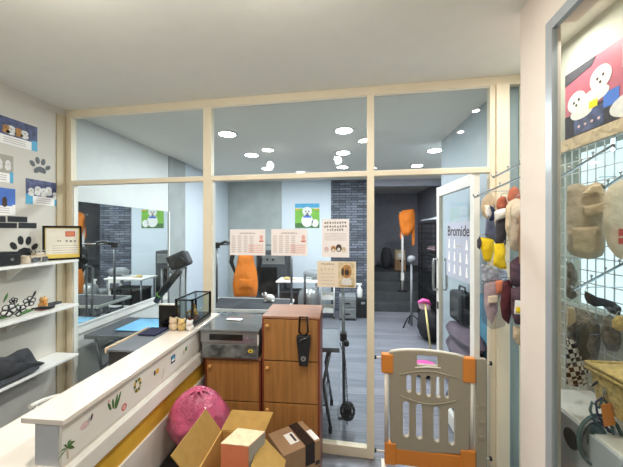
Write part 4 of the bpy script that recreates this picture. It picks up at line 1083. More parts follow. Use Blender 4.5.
# silver vacuum with black pole
p = at(309, 300, t=5.0); p.z = 0
t = thing('vacuum_dryer', 'silver domed dryer machine with a black pole in the grooming room', 'machine', p)
zc_ = at(309, 297, t=5.0).z
MB('black').lathe(p, [(.17, .02), (.2, .06), (.2, .2), (.17, .24)], 24).build('base', t)
MB('silver').lathe(p, [(.17, .24), (.185, .3), (.185, zc_), (.16, zc_+.1), (.1, zc_+.15), (.02, zc_+.165)], 24).build('dome', t)
pp = at(305, 290, t=4.8); MB('black').cone((pp.x, pp.y-.02, .02), (pp.x, pp.y-.02, at(305, 274, t=4.8).z), .02).build('pole', t)
MB('black').cone((pp.x, pp.y-.02, 0), (pp.x, pp.y-.02, .03), .1).build('pole_foot', t)
for i in range(4):
    a = PI/2*i+.4; MB('black').cone((p.x+.16*math.cos(a), p.y+.16*math.sin(a), 0), (p.x+.16*math.cos(a), p.y+.16*math.sin(a), .03), .03).build('caster', t)
# white trolley
x0, x1 = at(321.5, HV, t=6.0).x, at(334, HV, t=6.0).x; yq = at(326, HV, t=6.15).y-.0
t = thing('trolley', 'white three tier trolley under the tan notice', 'trolley', ((x0+x1)/2, yq, 0))
for z in (.12, .38, .64):
    b = MB('white'); b.box(x0, yq-.18, z, x1, yq+.18, z+.012)
    b.box(x0, yq-.18, z+.012, x1, yq-.17, z+.09); b.box(x0, yq+.17, z+.012, x1, yq+.18, z+.09); b.box(x0, yq-.17, z+.012, x0+.01, yq+.17, z+.09); b.box(x1-.01, yq-.17, z+.012, x1, yq+.17, z+.09); b.build('tray', t)
for x in (x0, x1):
    for y in (yq-.18, yq+.18): MB('white').cone((x, y, .05), (x, y, .78), .012).build('post', t); MB('black').cone((x-.012, y, .026), (x+.012, y, .026), .026, n=12).build('caster', t)
# clear drawer stack
x0, x1 = at(339, HV, t=5.9).x, at(356, HV, t=5.9).x; yq = at(346, HV, t=6.0).y
t = thing('drawer_unit', 'grey see through drawer unit on the floor before the slate wall', 'drawer unit', ((x0+x1)/2, yq, 0))
zt = at(346, 297, t=5.8).z
MB('grey').box(x0, yq-.14, .03, x1, yq+.2, zt).build('body', t, .01)
for i in range(2): 
    d = MB('silver').box(x0+.02, yq-.16, .06+i*(zt-.06)/2, x1-.02, yq-.14, .02+(i+1)*(zt-.06)/2).build('drawer', t, .006); MB('black').box((x0+x1)/2-.05, yq-.17, .12+i*(zt-.06)/2, (x0+x1)/2+.05, yq-.16, .145+i*(zt-.06)/2).build('handle', d)
for x in (x0+.03, x1-.03):
    for y in (yq-.1, yq+.16): MB('black').cone((x, y, 0), (x, y, .03), .02).build('foot', t)
# black chest and spray bottle
x0, x1 = at(356, HV, t=6.2).x, .60; yq = 6.3
zt = at(360, 298, t=6.05).z
t = thing('chest', 'low black chest against the slate wall beside the doorway', 'chest', ((x0+x1)/2, yq, 0))
MB('black').box(x0, yq-.2, .001, x1, yq+.25, zt-.03).build('body', t, .01); MB('darkgrey').box(x0-.01, yq-.21, zt-.03, x1+.01, yq+.25, zt).build('lid', t, .006)
MB('chrome').box((x0+x1)/2-.04, yq-.215, zt-.12, (x0+x1)/2+.04, yq-.2, zt-.07).build('latch', t)
p = at(358, 298, t=6.1); p.z = zt; p.x = max(p.x, x0+.07)
t = thing('spray_bottle', 'white spray bottle on the black chest by the slate wall', 'bottle', p)
MB('white').lathe(p, [(.05, .001), (.055, .02), (.055, .16), (.02, .22), (.02, .25)], 18).build('body', t)
MB('white').box(p.x-.07, p.y-.018, p.z+.25, p.x+.04, p.y+.018, p.z+.29).build('spray_head', t, .008); MB('white').box(p.x-.045, p.y-.008, p.z+.2, p.x-.03, p.y+.008, p.z+.25).build('trigger', t)
# grey lamp post and clamp on grey table
p = at(341, 331, t=3.0)
t = thing('grooming_post', 'grey grooming post standing at the corner of the grey table', 'grooming post', (.02, 2.98, 0))
px_, py_ = .045, 2.9
MB('greymetal').cone((px_, py_, .02), (px_-.012, py_, 1.2), .016).build('pole', t)
MB('black').box(px_-.04, py_-.04, .7, px_+.025, py_+.04, .78).build('clamp', t, .01)
MB('black').cone((px_+.02, py_-.05, .7), (px_+.02, py_-.1, .7), .025).build('clamp_knob', t)
MB('greymetal').box(px_-.06, py_-.1, .001, px_+.06, py_+.1, .02).build('foot', t, .004)
MB('chrome').tube([(px_-.012, py_, 1.2), (px_-.03, py_, 1.24), (px_-.09, py_, 1.24)], .012).build('hook', t)
# black ball toy on a chain
p = at(347.5, 411, t=2.62)
t = thing('hanging_ball', 'black openwork ball hanging on a cord below the grey table', 'ball', p)
b = MB('black'); r = .062
for k in range(6):
    a = PI*k/6; b.tube([p+Vector((r*math.cos(a)*math.cos(q), r*math.sin(a)*math.cos(q), r*1.25*math.sin(q))) for q in [2*PI*i/20 for i in range(20)]], .006, 6, True)
for h in (-.6, 0, .6):
    rr = r*math.sqrt(1-h*h); b.tube([p+Vector((rr*math.cos(q), rr*math.sin(q), r*1.25*h)) for q in [2*PI*i/20 for i in range(20)]], .006, 6, True)
b.build('cage', t); MB('black').ball(p, (.04, .04, .05), 12, 8).build('inner_ball', t)
q = at(345.5, 363, t=2.62)
b = MB('black')
n_l = 9
for i in range(n_l):
    c = (p+Vector((0, 0, r*1.25))).lerp(q, (i+.5)/n_l); b.tube([c+Vector((.006*math.cos(g)*(1 if i % 2 else .3), .006*math.cos(g)*(.3 if i % 2 else 1), .016*math.sin(g))) for g in [2*PI*j/10 for j in range(10)]], .003, 5, True)
b.build('chain', t)
b = MB('black'); b.tube([q+Vector((-.01, 0, 0)), q+Vector((-.015, .02, -.2)), p+Vector((-.02, .02, -.06)), p+Vector((.0, .02, -.13))], .005, 6); b.build('cord', t)
MB('black').tube([q, q+Vector((-.01, .03, .06)), Vector((.0, 2.75, .735))], .005, 6).build('hanging_loop', t)
# white pole with orange towel
tp = 6.84; zs_ = .3705; px_, py_ = at(402.5, HV, t=tp).xy
t = thing('pole_stand', 'white pole standing on the dark steps', 'pole', (px_, py_, zs_))
zt = at(402, 212, t=tp).z
MB('white').cone((px_, py_, zs_+.02), (px_, py_, zt), .026).build('pole', t); MB('black').lathe((px_, py_, zs_), [(.11, 0), (.11, .015), (.03, .03)], 20).build('base', t)
b = MB('white'); b.box(px_-.034, py_-.03, .62, px_+.034, py_+.03, .8); b.build('sleeve', t, .008)
MB('chrome').tube([(px_-.13, py_, zt-.02), (px_+.14, py_, zt)], .012).build('cross_bar', t)
t = thing('towel', 'bright orange cloth hung on the white pole near the dark doorway', 'towel', (px_, py_, at(402, 236, t=tp).z))
P = [at(u, v, t=tp-.06) for u, v in ((398.5, 215), (402, 210.5), (408, 209.5), (413.5, 208.8), (415, 213), (415, 224), (413, 231), (409, 235.5), (403, 236), (401, 231), (399.5, 225))]
MB('orange').pillow(P, (-.3, -1, .1), .10, .5, 4, res=60, rings=9, freq=5).build('drape', t)
P = [at(u, v, t=tp+.02) for u, v in ((401, 224), (415, 222), (414.5, 244), (412.5, 246), (411.5, 230), (402, 232), (401.5, 240), (399.8, 236))]
MB('orange').prism(P, (0, .012, 0)).build('hanging_strap', t)
# slim black floor fan
px_, py_ = at(411.5, HV, t=5.5).xy
t = thing('floor_fan', 'slim grey fan stand with a small domed head by the cages', 'fan', (px_, py_, 0))
zt = at(411.5, 263, t=5.5).z
MB('grey').cone((px_, py_, .03), (px_, py_, zt), .02).build('pole', t)
MB('grey').lathe((px_, py_, zt), [(.03, 0), (.07, .03), (.075, .09), (.05, .13), (.01, .14)], 18).build('head', t)
for k in range(3):
    a = 2*PI*k/3-.5; MB('black').tube([(px_, py_, .22), (px_+.1*math.cos(a), py_+.1*math.sin(a), .16), (px_+.2*math.cos(a), py_+.2*math.sin(a), .0)], .012).build('leg', t)
# black wire cages
def cage(x0, y0, z0, x1, y1, z1, label, tray):
    t = thing('wire_cage', label, 'cage', ((x0+x1)/2, (y0+y1)/2, z0), 'black wire cages along the right side')
    b = MB('cagewire'); e = .014
    for x in (x0, x1-e):
        for y in (y0, y1-e): b.box(x, y, z0, x+e, y+e, z1)
    for z in (z0+.02, z1-e):
        for y in (y0, y1-e): b.box(x0, y, z, x1, y+e, z+e)
        for x in (x0, x1-e): b.box(x, y0, z, x+e, y1, z+e)
    b.build('frame', t)
    g = MB('cagewire'); r = .004
    for f in range(2):
        y = (y0, y1-.008)[f]
        n = int((x1-x0)/.07)
        for i in range(1, n): g.box(x0+i*(x1-x0)/n-r, y, z0, x0+i*(x1-x0)/n+r, y+.008, z1)
        m = int((z1-z0)/.09)
        for i in range(1, m): g.box(x0, y, z0+i*(z1-z0)/m-r, x1, y+.008, z0+i*(z1-z0)/m+r)
    n = int((y1-y0)/.07)
    for i in range(1, n): g.box(x0, y0+i*(y1-y0)/n-r, z0, x0+.008, y0+i*(y1-y0)/n+r, z1)
    for i in range(1, int((z1-z0)/.09)): g.box(x0, y0, z0+i*.09-r, x0+.008, y1, z0+i*.09+r)
    g.build('wire_grid', t)
    MB(tray).box(x0+.015, y0+.015, z0+.035, x1-.015, y1-.015, z0+.06).build('tray', t)
    MB('greymetal').box(x1-.02, y0+.02, z0+.06, x1-.012, y1-.02, z1-.02).build('back_panel', t)
for i, (z0, z1, nm) in enumerate(((.001, .62, 'bottom'), (.63, 1.26, 'middle'), (1.27, 1.9, 'top'))):
    cage(1.6, 5.2, z0, 2.25, 6.3, z1, 'black wire cage near the dark doorway, %s tier' % nm, 'darkgrey')
    cage(1.6, 4.05, z0, 2.25, 5.18, z1, 'black wire cage nearer the open glass door, %s tier' % nm, 'darkgrey')
t = thing('folded_blanket', 'pale grey cloth spread on top of the wire cages', 'blanket', (1.9, 5.75, 1.9))
MB('grey').pillow([(1.6, 5.3, 1.95), (2.2, 5.3, 1.95), (2.2, 6.25, 1.95), (1.6, 6.25, 1.95)], (0, 0, 1), .05, .4, freq=4).build('cloth', t)
t = thing('pink_cloth', 'pink cloth inside a wire cage near the doorway', 'cloth', (1.85, 5.9, 1.33))
MB('pinkc').pillow([(1.7, 5.7, 1.4), (2.1, 5.7, 1.4), (2.1, 6.1, 1.4), (1.7, 6.1, 1.4)], (0, 0, 1), .065, .3, freq=5).build('fold', t)
# dark carrier bags on the floor in front of the cages
def blob(name, label, cat, c, r, m, extra=None):
    t = thing(name, label, cat, (c[0], c[1], 0)); MB(m).ball((c[0], c[1], r[2]), r, 22, 14, .22, int(c[0]*31)).build('body', t)
    MB('black').tube([(c[0]-r[0]*.4, c[1], r[2]*1.7), (c[0]-r[0]*.25, c[1], r[2]*2.25), (c[0]+r[0]*.25, c[1], r[2]*2.25), (c[0]+r[0]*.4, c[1], r[2]*1.7)], .012).build('handle', t)
blob('carrier_bag', 'dark soft bag on the floor in front of the wire cages', 'bag', (1.42, 5.0), (.15, .3, .24), 'blackcloth')
# pink broom
p0 = at(425, 304, t=4.5); p1 = at(431, 345, t=4.35); p1.z = .03
bt = thing('broom', 'pink headed broom with pale yellow handle leaning behind the gate', 'broom', (p1.x, p1.y, 0))
hp0 = p0+(p0-p1)*0; MB('ylwplastic').cone((p1.x, p1.y, .0), (p0.x, p0.y, p0.z), .014).build('handle', bt)
MB('pinkplastic').tube([p0+Vector((-.1, 0, .02)), p0+Vector((-.03, 0, .05)), p0+Vector((.04, 0, .04)), p0+Vector((.08, 0, -.01))], [.02, .035, .03, .02], 10).build('head', bt)
MB('pinkc').pillow([p0+Vector((x, .01, z_)) for x, z_ in ((-.1, .02), (.08, .0), (.09, -.1), (-.08, -.08))], (0, -1, 0), .02, .5, res=24, rings=4).build('bristles', bt)
# magenta dustpan low behind the gate
p = at(424, 360.5, t=3.35); p.z = 0
t = thing('dustpan', 'magenta dustpan on the floor seen through the gate handle', 'dustpan', p)
fz = .0
p = at(424, 362, z=.16)
t.location = (p.x, p.y, 0); WL[t.name] = Vector((p.x, p.y, 0))
b = MB('pinkplastic'); b.pillow([(p.x+.15*math.cos(a), p.y+.13*math.sin(a), .125) for a in [2*PI*i/14 for i in range(14)]], (0, 0, 1), .025, .1); b.build('pan', t)
MB('black').lathe((p.x, p.y, 0), [(.09, 0), (.1, .03), (.08, .11)], 18).build('stand', t)
# plum cushion behind the door
t = thing('pet_bed', 'plum coloured pet bed piled behind the open glass door', 'pet bed', (1.12, 3.0, 0))
for i, z in enumerate((.11, .30, .48, .65, .80)):
    MB('purple').pillow([(1.13+.11*math.cos(a), 2.85+.36*math.sin(a), z) for a in [2*PI*k/20 for k in range(20)]], (0, 0, 1), .10-.006*i, .12, i).build('cushion', t)
t = thing('pet_carrier', 'black soft pet carrier on the plum cushion pile behind the door', 'pet carrier', (1.16, 2.98, .885))
MB('blackcloth').box(1.095, 2.82, .886, 1.235, 3.14, 1.17).build('body', t, .03)
MB('darkgrey').box(1.088, 2.87, .93, 1.095, 3.09, 1.12).build('mesh_window', t, .004)
MB('black').tube([(1.165, 2.9, 1.165), (1.165, 2.92, 1.22), (1.165, 3.04, 1.22), (1.165, 3.06, 1.165)], .01).build('handle', t)
# blue towel on hook behind the door
t = thing('hanging_towel', 'teal blue towel hanging behind the open glass door', 'towel', (1.2, 2.75, .55))
MB('dulltea').pillow([(1.225, 2.5, 1.2), (1.225, 2.75, 1.22), (1.225, 2.8, .8), (1.225, 2.74, .62), (1.225, 2.5, .66)], (-1, 0, 0), .022, .4, freq=7).build('drape', t)
MB('chrome').tube([(1.249, 2.63, 1.24), (1.22, 2.63, 1.24), (1.205, 2.63, 1.22)], .006).build('hook', t)
# clutter on the passage landing
lz = .74+.001; 
for (u, v0, v1, m, l, nm) in ((401, 248, 271, 'cardgrey', 'brown carton under a pale one on the dark landing', 'carton'),):
    p = at(u-1.5, v1, t=7.8); w_ = .1
    zt = lz+.27
    t = thing('carton', l, 'carton', (p.x, p.y, lz)); MB(m).box(p.x-.13, p.y-.13, lz, p.x+.13, p.y+.13, zt).build('body', t, .004); MB('tape').box(p.x-.02, p.y-.131, zt-.06, p.x+.02, p.y+.131, zt+.001).build('tape', t)
    t = thing('carton', 'pale carton standing on a brown one on the landing', 'carton', (p.x, p.y, zt+.001)); MB('papertop').box(p.x-.12, p.y-.12, zt+.002, p.x+.12, p.y+.12, zt+.25).build('body', t, .004); MB('paper').box(p.x-.06, p.y-.122, zt+.06, p.x+.06, p.y-.12, zt+.17).build('label', t)
p = at(386.5, 270, t=8.0)
t = thing('laundry_bag', 'grey sack standing on the landing of the dark steps', 'bag', (p.x, p.y, lz))
MB('darkgrey').ball((p.x, p.y, lz+.29), (.15, .15, .285), 20, 14, .2, 4).build('body', t); MB('grey').tube([(p.x-.05, p.y, lz+.5), (p.x, p.y, lz+.62), (p.x+.05, p.y, lz+.5)], .012).build('cord', t)
# things only the mirror and the left pane show: dark shelf unit on right of room is above; stool near the mirror
# ================================================================== RIGHT SIDE DISPLAY
GX = 1.30
t = thing('wire_rack', 'white wire grid panel along the right wall behind the hanging clothes', 'wire rack', (GX, 1.7, .9))
b = MB('gridwire'); r = .0022
y = .98
while y < 2.16: b.box(GX-r, y-r, .75, GX+r, y+r, 2.27); y += .052
z = .75
while z < 2.28: b.box(GX+.002, .98, z-r, GX+.009, 2.15, z+r); z += .066
b.build('wire_grid', t)
for y in (1.0, 2.14):
    for z in (.78, 2.25): MB('alugrey').box(GX+.009, y-.012, z-.012, XR-.0005, y+.012, z+.012).build('wall_bracket', t)
# slanted arms
def arm(y, z, L, drop, label, pins=5):
    t = thing('garment_rail', label, 'rail', (GX, y, z), 'sloping display arms')
    p0, p1 = Vector((GX-.006, y, z)), Vector((GX-L, y, z-drop))
    MB('chrome').tube([p0, p1, p1+Vector((-.008, 0, .02))], .006).build('rod', t)
    for i in range(pins):
        q = p0.lerp(p1, (i+.7)/pins); b = MB('chrome'); b.cone(q, q+Vector((0, 0, .02)), .003, n=6); b.ball(q+Vector((0, 0, .022)), .006, 8, 6); b.build('pin', t)
    MB('chrome').box(GX-.008, y-.012, z-.03, GX-.001, y+.012, z+.03).build('bracket', t)
s0, s1 = at(521, 173, y=2.06), at(474.5, 197.5, y=2.06)
arm(2.06, s0.z+.03, GX-s1.x, s0.z+.03-s1.z, 'sloping display arm with pins, lower one nearest the glass partition', 6)
arm(1.98, s0.z+.13, .34, .17, 'sloping display arm with pins, upper one near the glass partition', 5)
s0, s1 = at(612, 141, y=1.5), at(567, 172, y=1.5)
arm(1.55, 2.16, .27, .17, 'sloping display arm with pins, upper one behind the shop window', 5)
arm(1.36, 2.06, .2, .13, 'sloping display arm with pins, lower one behind the shop window', 4)
arm(1.47, 1.62, .24, .14, 'sloping display arm above the black boned toy', 4)
# poster of dogs in display
y0, y1, z0, z1 = 1.02, 1.865, CAMZ+.525, CAMZ+.895
t = thing('poster', 'pink poster of white dogs and a striped tail above the wire grid', 'poster', (XR, (y0+y1)/2, z0))
t['label'] = 'pink poster of white fluffy dogs high behind the shop window'
fr = lambda x, y, d=0: Vector((GX+.0-d, y1-x*(y1-y0), z0+y*(z1-z0)))
MB('poster_pink').box(GX+.001, y0, z0, GX+.006, y1, z1).build('sheet', t)
b = MB('dogwhite')
b.use('charcoal'); flat(b, fr, [(0, .82), (.22, .9), (.25, 1), (0, 1)], 0, .0006)
b.use('olive'); flat(b, fr, rect(.42, .62, .8, .92), 0, .0006); b.use('beige'); flat(b, fr, rect(.45, .8, .76, .9), 0, .0009)
b.use('charcoal'); flat(b, fr, rect(0, 0, .4, .34), 0, .0004); b.use('navy'); flat(b, fr, rect(.08, .02, .3, .3), 0, .0008); b.use('blue'); flat(b, fr, rect(.3, .22, .4, .42), 0, .0008)
b.use('dogwhite')
for x, y, rx, ry in ((.1, .5, .075, .15), (.28, .66, .075, .16), (.24, .46, .1, .1), (.55, .42, .12, .22), (.5, .14, .16, .16), (.14, .32, .09, .1), (.85, .45, .1, .24)): flat(b, fr, ell(x, y, rx, ry), 0, .0012+.0001*x)
b.use('dogdark')
for x, y in ((.08, .5), (.12, .52), (.26, .66), (.3, .68), (.28, .6), (.1, .45), (.52, .42), (.58, .45), (.55, .34)): flat(b, fr, ell(x, y, .009, .022), 0, .0018)
b.use('ygarment'); flat(b, fr, rect(.2, .3, .26, .4), 0, .002); b.use('pinkc'); 
for k in range(4): flat(b, fr, ell(.12+.05*k, .12, .01, .02), 0, .0018)
b.build('printed_picture', t)
tag(MB('beige').box(GX-.010, .98, CAMZ+.455, GX-.005, 2.0, CAMZ+.52).build('shelf_strip', bevel=.001), 'cream strip along the wire grid under the pink poster', 'strip')
# ---- clothes on the near arms (left of the column)
def garment(name, label, cat, parts, t_, group=None):
    allp = uvp(parts[0][1], t_); c = sum(allp, Vector())/len(allp); zmin = min(p.z for p in allp)
    g = thing(name, label, cat, (c.x, c.y, zmin), group)
    pt = max(allp, key=lambda q: q.z)
    MB('chrome').tube([Vector((pt.x, pt.y, pt.z-.012)), Vector((pt.x, pt.y, pt.z+.012)), Vector((pt.x+.02, pt.y, pt.z+.018)), Vector((max(GX-.004, pt.x+.03), pt.y, pt.z+.02))], .0022, 6).build('hanger_hook', g)
    for i, (pn, pts, m, d, dt) in enumerate(parts):
        o = cloth(MB(m), pts, t_+dt, d, seed=i+len(pts), wob=.45, freq=18).build(pn, g)
    return g
garment('pet_vest', 'beige hooded pet vest, leftmost garment on the near display arm', 'pet clothes', [
    ('body', ((482, 200), (486, 195), (491, 194), (495, 199), (496, 206), (494, 214), (488, 220), (483, 216), (480.5, 208)), 'beige', .03, 0),
    ('collar', ((484, 205), (492, 205), (494, 213), (489, 219), (485, 214)), 'cream', .02, -.03)], 2.02)
garment('pet_scarf', 'rust knitted pet scarf hanging beside the beige vest', 'pet clothes', [
    ('knit', ((497, 200), (501, 196), (506, 197), (508, 204), (506, 211), (500, 213), (496, 207)), 'rust', .025, 0)], 1.96)
garment('pet_dress', 'denim pet dress with white and navy collar on the near arm', 'pet clothes', [
    ('skirt', ((486, 219), (494, 218), (496, 230), (496, 242), (490, 241), (485, 236)), 'denim', .025, 0),
    ('bib', ((486, 207), (492, 206), (495, 213), (493, 219), (487, 217)), 'white', .02, -.03),
    ('neck_tie', ((489, 204), (494, 208), (497, 213), (494, 220), (489, 221), (492, 213)), 'navyc', .012, -.05)], 1.98)
garment('pet_coat', 'charcoal pet coat with wide white collar above the yellow pair', 'pet clothes', [
    ('skirt', ((496, 220), (506, 217), (507, 230), (506, 244), (502, 250), (495, 243), (495, 232)), 'charcoal', .03, 0),
    ('collar', ((494, 212), (500, 209), (507, 208), (508, 216), (502, 219), (495, 221)), 'white', .022, -.03)], 1.9)
garment('pet_trousers', 'yellow pet trousers, left of the yellow pair', 'pet clothes', [
    ('leg', ((479, 237), (488, 238), (494, 239), (494, 250), (491, 261), (484, 261), (481, 250)), 'ygarment', .025, 0),
    ('frill', ((477, 240), (480, 236), (482, 242), (480, 250), (477, 247)), 'charcoal', .012, -.02)], 1.97)
garment('pet_trousers', 'yellow pet trousers, right of the yellow pair under the charcoal coat', 'pet clothes', [
    ('leg', ((494, 244), (504, 243), (506, 250), (505, 258), (507, 269), (500, 269), (493, 265), (494, 255)), 'ygarment', .025, 0)], 1.88)
garment('film_pack', 'silvery patterned pack hanging below the yellow trousers', 'packet', [
    ('film', ((481, 264), (494, 266), (507, 271), (508, 282), (504, 286), (492, 284), (482, 282)), 'packsilver', .02, 0)], 1.95)
g = garment('pet_outfit_pack', 'clear hanging pack with pink satin pet outfit', 'packet', [
    ('outfit', ((484, 284), (497, 280), (503, 281), (503, 294), (498, 300), (498, 312), (492, 324), (487, 318), (484, 304)), 'pinkc', .02, 0),
    ('clear_bag', ((481, 281), (505, 278), (506, 326), (492, 330), (482, 322)), 'plasticbag', .035, 0),
    ('peach_top', ((495, 281), (503, 280), (503, 294), (497, 294)), 'salmon', .012, -.03),
    ('label_card', ((488, 296), (498, 295), (498, 303), (488, 303)), 'cream', .006, -.035)], 1.94)
garment('pet_cape', 'burgundy and black pet cape, right of the pink outfit pack', 'pet clothes', [
    ('fold', ((503, 282), (509, 279), (513, 286), (512, 312), (509, 325), (502, 318), (500, 304)), 'burg', .025, 0)], 1.86)
garment('pet_jacket', 'khaki pet jacket hanging next to the column above the plum bundle', 'pet clothes', [
    ('body', ((508, 202), (516, 198), (523, 200), (524, 232), (520, 252), (511, 250), (507, 232)), 'khaki', .03, 0),
    ('sleeve', ((506, 206), (511, 203), (511, 222), (508, 238), (505, 228)), 'beige', .018, -.02)], 1.84)
garment('cloth_bundle', 'plum patterned cloth bundle beside the column', 'pet clothes', [
    ('bundle', ((510, 262), (518, 256), (525, 260), (525, 284), (517, 288), (510, 284)), 'plum', .03, 0)], 1.84)
garment('leash_pack', 'dark hanging pack with a small yellow tag beside the column', 'packet', [
    ('pack', ((511, 288), (526, 286), (526, 326), (515, 324), (511, 312)), 'plum', .022, 0),
    ('yellow_tag', ((515, 300), (524, 301), (524, 315), (514, 314)), 'paper', .006, -.03),
    ('tag_print', ((516, 307), (523, 307), (522, 313), (516, 313)), 'ygarment', .006, -.036)], 1.80)
garment('pet_sock_pack', 'beige soft pack hanging lowest beside the column', 'packet', [
    ('pack', ((513, 325), (520, 327), (526, 330), (526, 346), (518, 345), (513, 338)), 'beige', .022, 0)], 1.82)
garment('pet_hat', 'small rust and cream pet hat at the top beside the column', 'pet clothes', [
    ('crown', ((509, 190), (514, 186), (519, 189), (521, 198), (518, 206), (511, 207), (507, 199)), 'rust', .02, 0),
    ('brim', ((507, 204), (513, 206), (520, 203), (521, 209), (513, 213), (507, 210)), 'beige', .012, -.02)], 1.9)
garment('brown_pack', 'narrow brown hanging pack right against the column', 'packet', [
    ('pack', ((519, 214), (526, 212), (527, 262), (519, 264)), 'cardgrey', .015, 0)], 1.80)
# ---- behind the shop window
garment('pet_carrier_vest', 'khaki hooded pet vest with pocket behind the shop window', 'pet clothes', [
    ('body', ((567, 186), (576, 183), (588, 186), (596, 181), (605, 184), (607, 200), (605, 225), (606, 245), (603, 256), (590, 260), (574, 256), (567, 252), (566, 215)), 'khaki', .035, 0),
    ('pocket', ((584, 207), (604, 202), (604, 213), (592, 217), (584, 215)), 'beige', .015, -.035),
    ('hood', ((582, 194), (592, 185), (602, 184), (604, 196), (598, 192), (590, 196)), 'beige', .018, -.035),
    ('lower_pocket', ((572, 228), (602, 226), (603, 250), (590, 255), (573, 251)), 'beige', .018, -.033)], 1.42)
g = garment('canvas_bag', 'cream canvas bag with red print, right of the khaki vest', 'bag', [
    ('body', ((604, 196), (610, 184), (622, 178), (640, 182), (646, 205), (648, 255), (636, 262), (618, 259), (607, 246), (603, 222)), 'cream', .03, 0)], 1.33)
P = MB('redink')
for (u0, v0, u1, v1) in ((619.5, 229, 626, 236), (619.5, 238, 626, 244)): 
    q = [at(u, v, t=1.33-.034) for u, v in ((u0, v0), (u1, v0), (u1, v1), (u0, v1))]; P.prism(q, (0, .004, 0))
P.build('red_print', g)
garment('bone_toy', 'black curved bone shaped pillow toy behind the shop window', 'toy', [
    ('body', ((585, 291), (590, 293), (597, 297), (606, 299), (614, 302), (622, 308), (620, 316), (610, 313), (603, 306), (595, 307), (587, 303), (584, 297)), 'blackcloth', .03, 0)], 1.36)
garment('straw_flower', 'yellow straw flower above the wicker basket behind the window', 'flower', [
    ('petals', ((612, 320), (617, 315), (624, 316), (630, 322), (626, 331), (618, 331), (612, 327)), 'straw', .02, 0)], 1.3)
g = garment('gingham_dress', 'black and white gingham pet dress low behind the shop window', 'pet clothes', [
    ('skirt', ((566, 338), (574, 340), (582, 352), (588, 368), (588, 386), (576, 387), (566, 384)), 'plaid', .025, -.02),
    ('top', ((567, 310), (576, 307), (590, 314), (599, 322), (601, 340), (598, 360), (594, 372), (584, 362), (576, 346), (567, 338)), 'fur', .03, .02),
    ('dark_trim', ((576, 330), (586, 322), (590, 334), (586, 350), (592, 356), (586, 362), (578, 350)), 'black', .02, -.03),
    ('cream_frill', ((567, 306), (575, 308), (576, 322), (567, 328)), 'beige', .02, -.02)], 1.42)
garment('fur_collar', 'grey furry collar piece behind the shop window above the gingham', 'pet clothes', [
    ('fur', ((567, 262), (572, 262), (577, 272), (578, 282), (574, 288), (578, 296), (572, 300), (566, 296)), 'fur', .025, 0)], 1.48)
garment('grey_pet_coat', 'soft grey pet coat hanging between bone toy and basket', 'pet clothes', [
    ('body', ((603, 318), (610, 314), (618, 322), (622, 340), (618, 352), (606, 350), (601, 336)), 'fur', .03, 0)], 1.40)
# wicker basket on the white cabinet
bb = at(612, 395, t=1.36)
# white cabinet with round hole
x0, x1, y0, y1 = 1.02, 1.28, 1.05, 1.66; zt = .935
t = thing('display_cabinet', 'white cabinet with a round dark finger hole behind the shop window', 'cabinet', ((x0+x1)/2, (y0+y1)/2, 0))
MB('white').box(x0, y0, .001, x1, y1, zt).build('body', t, .004)
for i in range(2):
    z0, z1 = zt-.31*(i+1)+.004, zt-.31*i-.004
    d = MB('cend').box(x0-.016, y0+.004, z0, x0-.001, y1-.004, z1).build('drawer', t, .002)
    MB('blackg').cone((x0-.0162, 1.405, (z0+z1)/2+.066), (x0-.0185, 1.405, (z0+z1)/2+.066), .042, n=24).build('finger_hole', d)
cx, cy = 1.165, 1.24; ztc = zt; zt = 1.02
t = thing('basket', 'tan rectangular basket hung on the wire grid behind the window', 'basket', (cx, cy, zt))
b = MB('straw'); z1 = zt+.17
b.hexa([(cx-.09, cy-.1, zt+.001), (cx+.09, cy-.1, zt+.001), (cx+.09, cy+.12, zt+.001), (cx-.09, cy+.12, zt+.001), (cx-.11, cy-.12, z1), (cx+.11, cy-.12, z1), (cx+.11, cy+.14, z1), (cx-.11, cy+.14, z1)]); b.build('body', t)
b = MB('straw')
for z in (z1-.02, z1): b.tube([(cx-.115, cy-.125, z), (cx+.115, cy-.125, z), (cx+.115, cy+.145, z), (cx-.115, cy+.145, z)], .009, 6, True)
b.build('rim', t)
for dy_ in (-.08, .09): MB('chrome').tube([(cx+.115, cy+dy_, zt+.16), (GX-.01, cy+dy_, zt+.19), (GX-.003, cy+dy_, zt+.16)], .004, 6).build('hook', t)
zt = ztc
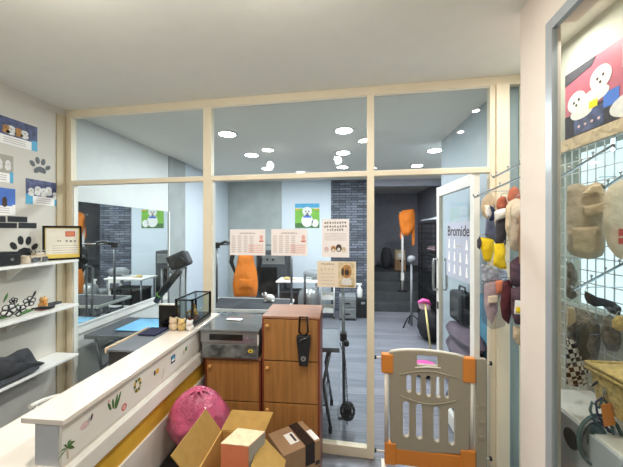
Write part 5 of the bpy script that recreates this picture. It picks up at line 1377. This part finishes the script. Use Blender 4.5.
# leads and tag hanging in front of the cabinet
lt = thing('dog_lead', 'teal dog lead with an orange tag hanging behind the shop window', 'dog lead', at(608, 440, t=1.18))
def lead(pts, t_, r, m, nm): MB(m).tube([at(u, v, t=t_) for u, v in pts], r, 7).build(nm, lt)
lead(((603, 398), (606, 402), (611, 425), (616, 445), (618, 470)), 1.2, .005, 'tealcloth', 'strap')
lead(((603, 398), (599, 408), (592, 402), (590, 410), (594, 420), (602, 428)), 1.2, .005, 'tealcloth', 'strap')
lead(((602, 398), (596, 402), (597, 412), (603, 424)), 1.19, .004, 'navyc', 'strap')
MB('orangep').hexa([at(u, v, t=tt) for tt in (1.175, 1.19) for u, v in ((600.5, 405), (611, 402.5), (616, 425), (604, 427))]).build('tag', lt, .004)
MB('chrome').tube([at(603, 400, t=1.2), at(605, 392, t=1.2), at(604, 388, t=1.2)], .005).build('clip', lt)
cl = thing('lead_coil', 'coiled dark teal dog lead below the orange tag', 'dog lead', at(600, 452, t=1.2))
c = at(600, 441, t=1.2)
for k, (m, r_) in enumerate((('tealcloth', .095), ('packsilver', .085), ('navyc', .075), ('tealcloth', .06))):
    MB(m).tube([c+Vector((r_*math.cos(a)*.85, .01*k, r_*1.1*math.sin(a)-.01*k)) for a in [2*PI*i/18 for i in range(18)]], .007, 6, True).build('loop', cl)
MB('tealcloth').pillow([c+Vector((.04*math.cos(a), .015, .06*math.sin(a))) for a in [2*PI*i/14 for i in range(14)]], (0, -1, 0), .012, .4).build('webbing', cl)
kn = thing('crossed_clip', 'black crossed clip hanging above the dog lead', 'clip', at(600, 385, t=1.24))
MB('black').tube([at(592, 386, t=1.24), at(606, 375, t=1.24)], .004).build('bar', kn); MB('black').tube([at(597, 372, t=1.25), at(606, 386, t=1.25)], .004).build('bar', kn)
# ------------------------------------------------------------------ render look
sc.view_settings.view_transform = 'Standard'; sc.view_settings.look = 'None'; sc.view_settings.gamma = 1; sc.view_settings.use_curve_mapping = False
sc.view_settings.exposure = 0.5
sc.cycles.use_denoising = True; sc.cycles.max_bounces = 10; sc.cycles.transparent_max_bounces = 24; sc.cycles.glossy_bounces = 6
sc.cycles.caustics_reflective = False; sc.cycles.caustics_refractive = False; sc.cycles.sample_clamp_indirect = 6
